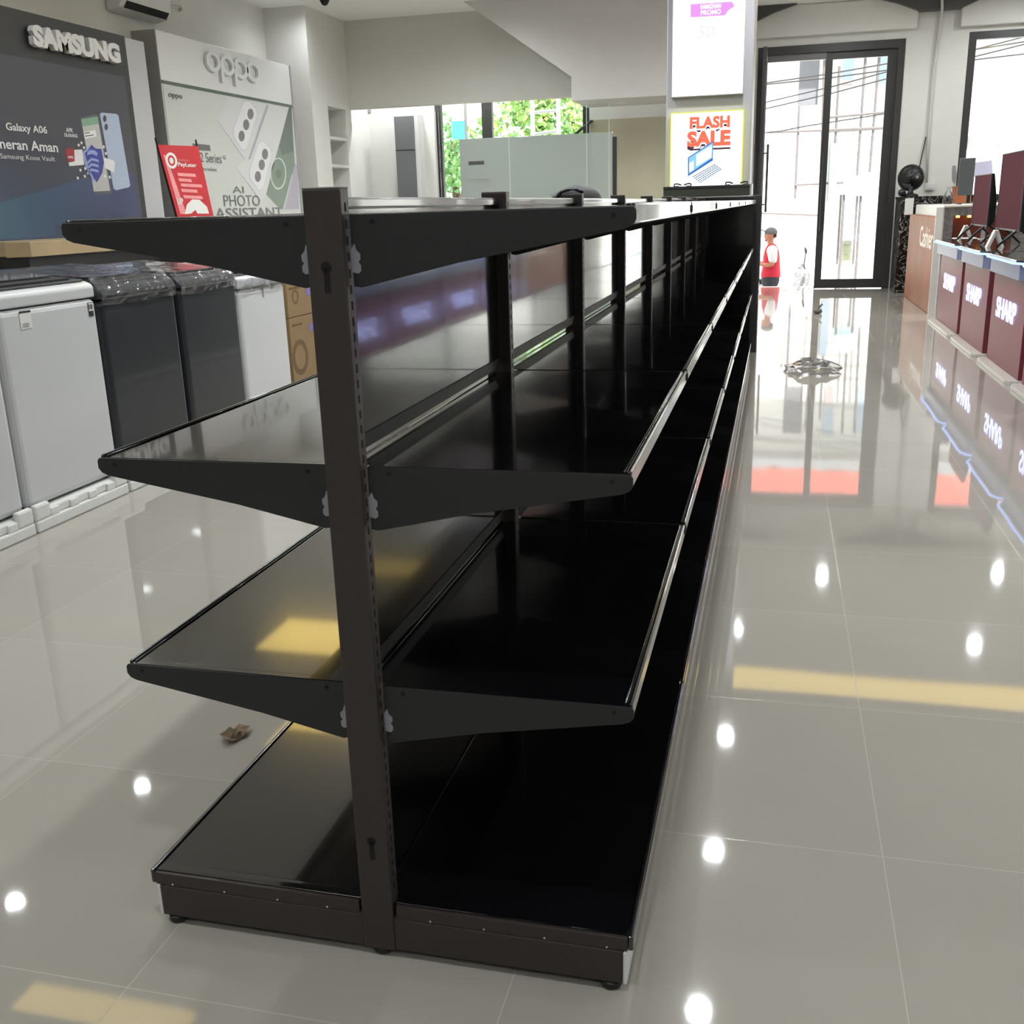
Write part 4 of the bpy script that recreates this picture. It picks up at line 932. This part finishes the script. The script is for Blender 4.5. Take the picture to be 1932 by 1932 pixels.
bx_, by_ = at(1788, 380, y=13.0).x, 13.0
prof = [(.045, .0), (.06, .01), (.062, .06), (.04, .13), (.018, .17), (.018, .2), (.024, .205)]
tag(MB().lathe((bx_, by_, ZK+.001), prof).build('clear_flask', glass('flask_glass', (250, 252, 252), 1.6), smooth=True), 'clear round-bodied bottle on the cashier counter before the pillar', 'bottle')
wx = at(1811, 378, y=13.6).x; t = thing('wooden_caddy', 'small orange-brown wooden box on the cashier counter beside the monitor', 'box', (wx, 13.6, ZK))
sub('box', MB().box(wx-.09, wx+.12, 13.5, 13.7, ZK+.0005, ZK+.2), WB, t, bevel=.004); sub('lid', MB().box(wx-.1, wx+.13, 13.49, 13.71, ZK+.2, ZK+.215), WB, t)
px_ = at(1845, 388, y=11.4).x; tag(MB().box(px_-.14, px_+.14, 11.3, 11.6, ZK+.0005, ZK+.012).build('document_pile', PAPER), 'small pile of white papers on the near end of the cashier counter', 'papers')
q = [at(u, v, y=YF-.01) for u, v in ((1797, 312), (1803, 312), (1806, 332), (1802, 349), (1796, 340))]
tag(MB().prism(q, (0, .006, 0)).build('hanging_film', FILM), 'strip of clear plastic hanging on the frame of the right window', 'plastic')
# ------------------------------------------------------------------ litter on the floor
c = at(1530, 700, z=0); crumple('plastic_bag', (c.x, c.y, 0), .2, .22, .09, 'crumpled clear plastic bag lying on the shiny tiles of the aisle', 11)
c = at(1543, 592, z=0); t = MB().ell((c.x, c.y, .03), (.05, .05, .03)).tube([(c.x, c.y, .05), (c.x+.02, c.y, .09), (c.x+.05, c.y, .11)], .01)
tag(t.build('dark_scrap', mat('scrap_dark', (92, 90, 84), .7, var=.2)), 'small dark scrap on the tiles near the doorway', 'litter')
pts = [at(u, v, z=0) for u, v in ((415, 1393), (428, 1384), (437, 1388), (452, 1376), (473, 1378), (466, 1390), (455, 1396), (440, 1404), (428, 1406))]
rnd = random.Random(5); b = MB(); cc = sum(pts, Vector())/len(pts); vs = [cc+Vector((0, 0, .022))]
for i, p in enumerate(pts): vs += [p+Vector((0, 0, .003+rnd.uniform(0, .014)))]
for i, p in enumerate(pts): vs += [cc+(p-cc)*.55+Vector((0, 0, .006+rnd.uniform(0, .022)))]
n = len(pts); fs = []
for i in range(n): j = (i+1) % n; fs += [(0, 1+n+i, 1+n+j), (1+n+i, 1+i, 1+j, 1+n+j)]
b.add(vs, fs); tag(b.build('dry_leaf_scrap', mat('dry_brown', (120, 100, 80), .8, var=.45, scale=45)), 'crumpled dry brown scrap on the tiles left of the shelving', 'litter')
# ------------------------------------------------------------------ outside: entrance step, street, building, trees
GZ = -.82
CONC = mat('concrete', (205, 203, 198), .8, var=.04); RENDW = mat('white_render', (225, 224, 220), .8, var=.02); GREYW = mat('grey_pane', (112, 114, 118), .3); BLUEW = mat('pale_blue_pane', (168, 188, 205), .25); STEELD = mat('dark_post', (105, 98, 98), .6)
g0 = MB().box(-40, 40, YF+.45, 60, GZ-.2, GZ); g0 = g0.build('street_ground', CONC); g0['kind'] = 'structure'
b = MB().box(-4, 5, YF+.45, 15.75, GZ, -.01).box(-4, 5, 15.75, 16.05, GZ, -.3).box(-4, 5, 16.05, 16.3, GZ, -.57)
e_ = b.build('entrance_steps', CONC); e_['kind'] = 'structure'
YB = 27.0; PB = dict(y=YB-.02)
bl = thing('street_building', 'white two-storey building across the street with a red tiled roof', 'building', (2, YB, GZ))
sub('wall', MB().box(-3.5, 16, YB, YB+6, GZ, 5.3), RENDW, bl)
def wq(name, u0, u1, v0, v1, m, d=.04):
    a, c = at(u0, (v0+v1)/2, y=YB), at(u1, (v0+v1)/2, y=YB); zt, zb = at((u0+u1)/2, v0, y=YB).z, at((u0+u1)/2, v1, y=YB).z
    return sub(name, MB().box(a.x, c.x, YB-d, YB, zb, zt), m, bl)
wq('window', 1508, 1545, 96, 198, GREYW); wq('window', 1590, 1611, 92, 150, BLUEW); wq('window', 1589, 1606, 158, 192, mat('pink_grey_pane', (190, 170, 172), .4)); wq('window', 1655, 1672, 92, 188, BLUEW); wq('window', 1680, 1692, 92, 188, BLUEW)
wq('window', 1432, 1442, 145, 190, GREYW); wq('meter_box', 1563, 1578, 272, 380, mat('blue_grey_box', (126, 140, 156), .5), .5)
for (u0, v0, u1, v1) in ((1508, 200, 1500, 375), (1556, 105, 1547, 375), (1584, 125, 1575, 285), (1634, 95, 1617, 335), (1660, 95, 1641, 325)):
    sub('post', MB().tube([at(u0, v0, y=YB-.3), at(u1, v1, y=YB-.3)], .032, n=8), STEELD, bl)
for (u0, v0, u1, v1) in ((1450, 250, 1690, 240), (1500, 349, 1600, 344), (1560, 222, 1690, 210), (1560, 248, 1690, 241), (1436, 402, 1545, 406)):
    sub('rail', MB().tube([at(u0, v0, y=YB-.35), at(u1, v1, y=YB-.35)], .03, n=6), STEELD, bl)
sub('eave', MB().box(-3.8, 16.3, YB-.9, YB, 5.3, 5.6), mat('eave_grey', (150, 152, 155), .6), bl)
rf = MB(); TILE = mat('red_tile', (196, 92, 74), .7, var=.12, scale=4)
for k in range(14):
    y0_, z0_ = YB-.9+.28*k, 5.62+.17*k
    nseg = 70; xs = [-3.8+20.1*i/nseg for i in range(nseg+1)]; vs = []
    for x_ in xs:
        w_ = .035*math.sin(x_*14); vs += [(x_, y0_, z0_+w_+.05), (x_, y0_+.36, z0_+.2+w_)]
    rf.add(vs, [(2*i, 2*i+2, 2*i+3, 2*i+1) for i in range(nseg)])
    vs2 = []
    for x_ in xs:
        w_ = .035*math.sin(x_*14); vs2 += [(x_, y0_, z0_+w_-.03), (x_, y0_, z0_+w_+.05)]
    rf.add(vs2, [(2*i, 2*i+2, 2*i+3, 2*i+1) for i in range(nseg)])
sub('roof', rf, TILE, bl)
# grey canopy seen through the right window
cn = thing('street_canopy', 'grey shop canopy on posts across the street, seen through the right window', 'canopy', (6.5, 24, GZ))
a, c = at(1822, 268, y=24), at(1932, 262, y=24)
sub('roof', MB().box(a.x, c.x+2, 23.5, 25.5, a.z-.1, a.z+.1), mat('canopy_grey', (140, 142, 146), .6), cn)
for u in (1836, 1885, 1960): x_ = at(u, 300, y=24).x; sub('post', MB().cyl((x_, 24, GZ), (x_, 24, a.z-.1), .06), RENDW, cn)
# power lines
for i, (u0, v0, u1, v1) in enumerate(((1428, 159, 1692, 117), (1428, 161, 1692, 130), (1445, 193, 1690, 131), (1445, 205, 1690, 144), (1430, 252, 1520, 238))):
    a, c = at(u0, v0, y=20), at(u1, v1, y=20); dv = c-a
    p = [a-dv*(3 if i == 4 else .6), a, a+dv*.5+Vector((0, 0, -.02)), c, c+dv*3]
    lb = ('topmost', 'second', 'third', 'fourth', 'lowest, most slanted')[i]
    tag(MB().tube(p, .012, n=6).build('power_line', ALU), lb+' of the dark cables crossing the view through the glass door', 'cable', 'cables across the street')
# trees behind the left window
def tree(name, cx, cy, base, crowns, label, seed, cols, nl=2600):
    rnd = random.Random(seed); t = thing(name, label, 'tree', (cx, cy, base), 'trees outside the left window')
    top = max(c[2] for c in crowns)
    sub('trunk', MB().tube([(cx, cy, base), (cx+.1, cy, base+1.2), (cx-.05, cy+.1, top-.4), (cx, cy, top+.2)], [.16, .13, .09, .04], n=10), mat('bark', (105, 88, 70), .9, var=.2), t, smooth=True)
    for (x, y, z, r) in crowns:
        b = MB()
        sub('branch', MB().tube([(cx, cy, (z+base)/2+.3), ((cx+x)/2, (cy+y)/2, z-.5), (x, y, z)], [.06, .04, .02], n=6), MATS['bark'], t)
        for i in range(nl//len(crowns)):
            d = Vector((rnd.gauss(0, 1), rnd.gauss(0, 1), rnd.gauss(0, 1))).normalized()*r*rnd.uniform(.55, 1.05); p = Vector((x, y, z))+d
            a = Vector((rnd.gauss(0, 1), rnd.gauss(0, 1), rnd.gauss(0, .6))).normalized(); n = a.cross(Vector((rnd.gauss(0, 1), rnd.gauss(0, 1), rnd.gauss(0, 1)))).normalized()
            l = rnd.uniform(.11, .22); w = l*.36
            b.add([p, p+a*l*.5+n*w, p+a*l, p+a*l*.5-n*w], [(0, 1, 2, 3)], rnd.choice((0, 0, 1, 2)))
        sub('foliage', b, cols, t)
G1 = [mat('leaf_green', (146, 186, 104), .5, var=.15), mat('leaf_yellow', (226, 230, 146), .5, var=.1), mat('leaf_deep', (112, 160, 96), .5, var=.15)]
G2 = [mat('leaf_blue_green', (132, 178, 124), .5, var=.15), G1[0], mat('leaf_light', (184, 216, 158), .5, var=.1)]
a = at(1015, 240, y=21); tree('yellow_green_tree', a.x, 21.5, GZ, [(a.x-.35, 21, a.z-.2, .85), (a.x+.5, 21, a.z+.2, .9), (a.x+.2, 21.3, a.z-1, .9), (a.x-.2, 21.3, a.z+.9, .85)], 'yellow-green leafy tree outside the window behind the grey board', 1, G1)
a = at(1080, 230, y=24.2); tree('green_tree', a.x, 24.5, GZ, [(a.x-.6, 24.2, a.z+.2, 1.1), (a.x+.6, 24.2, a.z-.2, 1.25), (a.x+.1, 24.3, a.z+1.1, 1.1), (a.x+.2, 24.2, a.z-1.2, 1.1), (a.x+1.6, 24.4, a.z+.4, 1.1)], 'green leafy tree outside the window, under the stair corner', 2, G2)
a = at(845, 300, y=24); tree('street_tree', a.x, 24.5, GZ, [(a.x, 24, a.z+.3, .8), (a.x-.5, 24.2, a.z-.3, .8), (a.x+.6, 24.1, a.z-.1, .7)], 'small tree outside, left of the grey board, beneath the blue banner', 3, G2, 1500)
# steel sign frame and banner outside the left window
sf = thing('sign_frame', 'pale steel frame standing outside the window before the trees', 'frame', (at(1003, 250, y=18).x, 18, GZ))
for u in (1004, 1053):
    a = at(u, 190, y=18); sub('upright', MB().box(a.x-.035, a.x+.035, 17.97, 18.03, GZ, a.z+.6), STEEL, sf)
for v0, v1 in ((213, 208), (254, 247), (180, 175)): sub('rail', MB().tube([at(1004, v0, y=18), at(1053, v1, y=18)], .03, n=6), STEEL, sf)
bb = thing('street_banner', 'cyan and white street banner on a pole outside the left window', 'banner', (at(858, 230, y=22.8).x, 22.8, GZ))
BP = dict(y=22.8); a, c = at(851, 190, **BP), at(878, 262, **BP)
sub('cloth', MB().box(a.x, c.x, 22.78, 22.8, c.z, a.z+.3), mat('cyan_cloth', (60, 175, 200), .6), bb); sub('white_band', MB().box(a.x, c.x, 22.77, 22.78, a.z-.45, a.z+.3), RENDW, bb); sub('pole', MB().cyl((c.x+.03, 22.8, GZ), (c.x+.03, 22.8, a.z+.6), .03), STEELD, bb)
# roadside stall with a pale blue tarpaulin, parked car, scooter
st = thing('street_stall', 'roadside stall with pale blue tarpaulin and hanging clear sheets seen through the glass door', 'stall', (at(1610, 400, y=21).x, 21, GZ))
S1 = dict(y=21); a, c = at(1583, 362, **S1), at(1632, 340, **S1)
sub('tarpaulin', MB().prism([(a.x, 20.6, a.z-.05), (c.x, 20.6, a.z-.1), (c.x-.05, 20.6, c.z), ((a.x+c.x)/2, 20.6, c.z+.12), (a.x+.1, 20.6, c.z-.05)], (0, 1.2, 0)), mat('pale_blue_tarp', (176, 208, 224), .6), st, bevel=.02)
for x_ in (a.x+.08, c.x-.08):
    for y_ in (20.7, 21.7): sub('pole', MB().cyl((x_, y_, GZ), (x_, y_, a.z), .025), STEELD, st)
sub('sheet', MB().box(a.x+.1, c.x-.1, 20.68, 20.69, a.z-1.0, a.z-.05), FILM, st)
sub('counter', MB().box(a.x+.05, c.x-.05, 20.75, 21.6, GZ, GZ+.8), RENDW, st); sub('jar', MB().cyl((a.x+.2, 21, GZ+.8), (a.x+.2, 21, GZ+1.3), .12), mat('olive_jar', (150, 152, 130), .4, var=.3), st)
vn = thing('parked_van', 'white van with a blue window frame parked in the street beyond the glass door', 'van', (at(1660, 430, y=22).x, 22, GZ)); x0 = at(1636, 430, y=22).x; x1 = x0+4.2
sub('body', MB().prism([(x0, 21.2, GZ+.25), (x0+.1, 21.2, GZ+1.0), (x0+.6, 21.2, GZ+1.15), (x0+1.1, 21.2, GZ+1.75), (x1, 21.2, GZ+1.8), (x1, 21.2, GZ+.25)], (0, 1.7, 0)), mat('van_white', (232, 232, 232), .25, coat=.5), vn, bevel=.06, seg=3)
sub('window_frame', MB().prism([(x0+.75, 21.18, GZ+1.12), (x0+1.15, 21.18, GZ+1.62), (x0+2.2, 21.18, GZ+1.64), (x0+2.2, 21.18, GZ+1.12)], (0, .03, 0)), mat('blue_trim', (110, 130, 190), .3), vn)
sub('window', MB().prism([(x0+.95, 21.16, GZ+1.18), (x0+1.22, 21.16, GZ+1.54), (x0+2.1, 21.16, GZ+1.55), (x0+2.1, 21.16, GZ+1.18)], (0, .03, 0)), mat('van_glass', (205, 215, 228), .1), vn)
for xx in (x0+.8, x1-.8): sub('wheel', MB().cyl((xx, 21.15, GZ+.3), (xx, 21.35, GZ+.3), .3, n=24), RUBBER, vn, bevel=.02)
sc = thing('motor_scooter', 'parked scooter behind the person in red, a clear bag hanging from its handlebar', 'scooter', (.5, 17.6, GZ)); sx, sy = .33, 17.6
for xx in (sx-.25, sx+.95): sub('wheel', MB().lathe((xx, sy, GZ+.27), [(.17, -.05), (.25, -.055), (.27, 0), (.25, .055), (.17, .05)], axis='y'), RUBBER, sc, smooth=True)
sub('body', MB().prism([(sx-.35, sy-.12, GZ+.5), (sx-.3, sy-.12, GZ+.72), (sx+.25, sy-.12, GZ+.72), (sx+.35, sy-.12, GZ+.4), (sx+.65, sy-.12, GZ+.36), (sx+.8, sy-.12, GZ+.95), (sx+.92, sy-.12, GZ+.9), (sx+.85, sy-.12, GZ+.3), (sx+.1, sy-.12, GZ+.25)], (0, .24, 0)), mat('scooter_white', (225, 225, 226), .3, coat=.4), sc, bevel=.03, seg=3)
sub('seat', MB().box(sx-.35, sx+.3, sy-.13, sy+.13, GZ+.72, GZ+.8), RUBBER, sc, bevel=.03)
sub('handlebar', MB().tube([(sx+.75, sy-.34, GZ+1.0), (sx+.78, sy-.15, GZ+1.03), (sx+.8, sy, GZ+.96), (sx+.78, sy+.15, GZ+1.03), (sx+.75, sy+.34, GZ+1.0)], .017), STEELD, sc)
for s in (-1, 1):
    mr = sub('mirror', MB().ell((sx+.8, sy+s*.3, GZ+1.27), (.02, .07, .05)), RUBBER, sc, smooth=True); sub('mirror_stalk', MB().tube([(sx+.78, sy+s*.22, GZ+1.03), (sx+.8, sy+s*.28, GZ+1.22)], .008), STEELD, mr)
cb = MB().ell((sx+.72, sy-.36, GZ+.82), (.12, .1, .19), nu=12, nv=9)
for q in cb.v: q += Vector((random.uniform(-.03, .03), random.uniform(-.02, .02), random.uniform(-.03, .02)))
sub('clear_bag', cb, glass('bag_film', (200, 202, 206), .8, bump=1, bscale=9, milk=.35), sc)
# ------------------------------------------------------------------ person outside the door, seen from the left side
PXX, PY = at(1457, 440, y=16.9).x, 16.9; HT = at(1457, 430, y=PY).z
SKIN = mat('skin_tone', (190, 128, 100), .5, var=.03); VEST = mat('red_vest', (206, 40, 60), .7, var=.05); SHIRT = mat('white_shirt', (225, 225, 226), .7); TROU = mat('dark_trousers', (52, 52, 60), .7); CAP = mat('grey_cap', (104, 104, 110), .7); HAIR = mat('black_hair', (24, 22, 22), .6)
fl = GZ; sc_ = (HT-fl)/1.70
def sk(name, verts, edges, radii, m, parent, sub_=2, extra=None, root=0):
    me = bpy.data.meshes.new('sk'); me.from_pydata([Vector(p)*sc_+Vector((PXX, PY, fl)) for p in verts], edges, [])
    ob = bpy.data.objects.new('sk', me); COL.objects.link(ob)
    mod = ob.modifiers.new('s', 'SKIN'); mod.use_smooth_shade = True
    for i, r in enumerate(radii):
        r = r if isinstance(r, tuple) else (r, r); me.skin_vertices[0].data[i].radius = (r[0]*sc_, r[1]*sc_)
    me.skin_vertices[0].data[root].use_root = True
    ss = ob.modifiers.new('d', 'SUBSURF'); ss.levels = sub_; ss.render_levels = sub_
    dg = bpy.context.evaluated_depsgraph_get(); ev = bpy.data.meshes.new_from_object(ob.evaluated_get(dg))
    bpy.data.objects.remove(ob)
    b = MB(); b.add([v.co.copy() for v in ev.vertices], [tuple(p.vertices) for p in ev.polygons]); bpy.data.meshes.remove(ev)
    if extra: extra(b)
    return sub(name, b, m, parent, smooth=True)
pe = thing('person', 'person in a grey cap and red vest standing in profile outside the open door', 'person', (PXX, PY, fl))
V = [(0, 0, .93), (.01, 0, 1.08), (0, 0, 1.24), (-.005, 0, 1.36), (-.015, 0, 1.43), (-.03, 0, 1.5), (-.035, 0, 1.6)]
R_ = [.125, .115, .125, .11, .055, .062, .085]; E_ = [(0, 1), (1, 2), (2, 3), (3, 4), (4, 5), (5, 6)]
for s in (-1, 1):
    n = len(V); V += [(0, s*.17, 1.37), (.03, s*.215, 1.22), (.02, s*.225, 1.1), (-.1, s*.2, 1.1), (-.23, s*.14, 1.13)]; R_ += [.062, .05, .043, .038, .028]
    E_ += [(3, n), (n, n+1), (n+1, n+2), (n+2, n+3), (n+3, n+4)]
    h = len(V); V += [(-.30, s*.12, 1.135)]; R_ += [(.035, .018)]; E_ += [(n+4, h)]
    for k, (dy, ln) in enumerate(((-.027, .06), (-.009, .072), (.009, .068), (.027, .052))):
        f = len(V); V += [(-.335, s*.12+dy, 1.135), (-.335-ln*.6, s*.12+dy, 1.125), (-.335-ln*.8, s*.12+dy, 1.105)]; R_ += [.009, .0085, .007]; E_ += [(h, f), (f, f+1), (f+1, f+2)]
    f = len(V); V += [(-.28, s*.12-s*.035, 1.145), (-.315, s*.12-s*.055, 1.15)]; R_ += [.011, .009]; E_ += [(h, f), (f, f+1)]
    n = len(V); V += [(0, s*.09, .86), (-.01, s*.1, .5), (.02, s*.1, .09), (-.08, s*.105, .04), (-.16, s*.11, .03)]; R_ += [.095, .065, .042, .04, .03]
    E_ += [(0, n), (n, n+1), (n+1, n+2), (n+2, n+3), (n+3, n+4)]
def face(b):
    def w(p): return Vector(p)*sc_+Vector((PXX, PY, fl))
    def el(p, r): b.ell(w(p), tuple(q*sc_ for q in r), nu=12, nv=8)
    el((-.03, 0, 1.585), (.088, .073, .105)); el((-.085, 0, 1.52), (.035, .045, .035)); el((-.115, 0, 1.568), (.016, .012, .022)); el((-.108, 0, 1.588), (.01, .009, .025)); el((-.112, 0, 1.53), (.012, .024, .009)); el((-.112, 0, 1.545), (.01, .022, .006))
    for s in (-1, 1): el((-.015, s*.075, 1.575), (.02, .012, .032)); el((-.105, s*.03, 1.6), (.014, .018, .009))
body = sk('body', V, E_, R_, SKIN, pe, 2, face)
for s in (-1, 1):
    sub('eye', MB().ell(Vector((-.117, s*.031, 1.598))*sc_+Vector((PXX, PY, fl)), (.007, .01, .006), nu=8, nv=6), HAIR, pe)
sk('hair', [(.012, 0, 1.6), (.03, 0, 1.56), (.038, 0, 1.53)], [(0, 1), (1, 2)], [.07, .058, .045], HAIR, pe)
sub('goatee', MB().ell(Vector((-.1, 0, 1.492))*sc_+Vector((PXX, PY, fl)), (.022, .03, .012), nu=10, nv=6), HAIR, pe)
sk('vest', [(0, 0, .84), (0, 0, .94), (.01, 0, 1.08), (0, 0, 1.24), (0, 0, 1.36), (0, .1, 1.38), (0, -.1, 1.38)], [(0, 1), (1, 2), (2, 3), (3, 4), (4, 5), (4, 6)], [(.19, .21), (.18, .2), (.155, .185), (.155, .19), (.13, .14), (.08, .08), (.08, .08)], VEST, pe)
for s in (-1, 1): sk('sleeve', [(0, s*.10, 1.395), (.015, s*.19, 1.31), (.03, s*.222, 1.18), (.025, s*.226, 1.13)], [(0, 1), (1, 2), (2, 3)], [.105, .095, .078, .068], SHIRT, pe)
sk('collar', [(-.01, 0, 1.40), (-.015, 0, 1.45)], [(0, 1)], [.09, .07], SHIRT, pe)
tv_, te, tr_ = [(0, 0, .95)], [], [.165]
for s in (-1, 1):
    sk('trouser_leg', [(0, s*.085, .95), (-.01, s*.1, .5), (.02, s*.1, .09)], [(0, 1), (1, 2)], [.118, .088, .07], TROU, pe)
sk('trousers', [(0, 0, 1.02), (0, 0, .86), (0, 0, .68)], [(0, 1), (1, 2)], [(.17, .2), (.17, .2), (.15, .19)], TROU, pe)
for s in (-1, 1): sub('shoe', MB().ell(Vector((-.06, s*.105, .045))*sc_+Vector((PXX, PY, fl)), (.14, .05, .045), nu=14, nv=8), RUBBER, pe, smooth=True)
def w_(p): return Vector(p)*sc_+Vector((PXX, PY, fl))
cp = sub('cap', MB().ell(w_((-.02, 0, 1.625)), (.108*sc_, .092*sc_, .088*sc_), zmin=-.3), CAP, pe, smooth=True)
n = 12; pts = [w_((-.09-.115*math.cos(math.pi*(i/n-.5)), .078*math.sin(math.pi*(i/n-.5)), 1.628+.045*math.cos(math.pi*(i/n-.5)))) for i in range(n+1)]
sub('brim', MB().prism(pts, (0, 0, .016)), CAP, cp, bevel=.003)
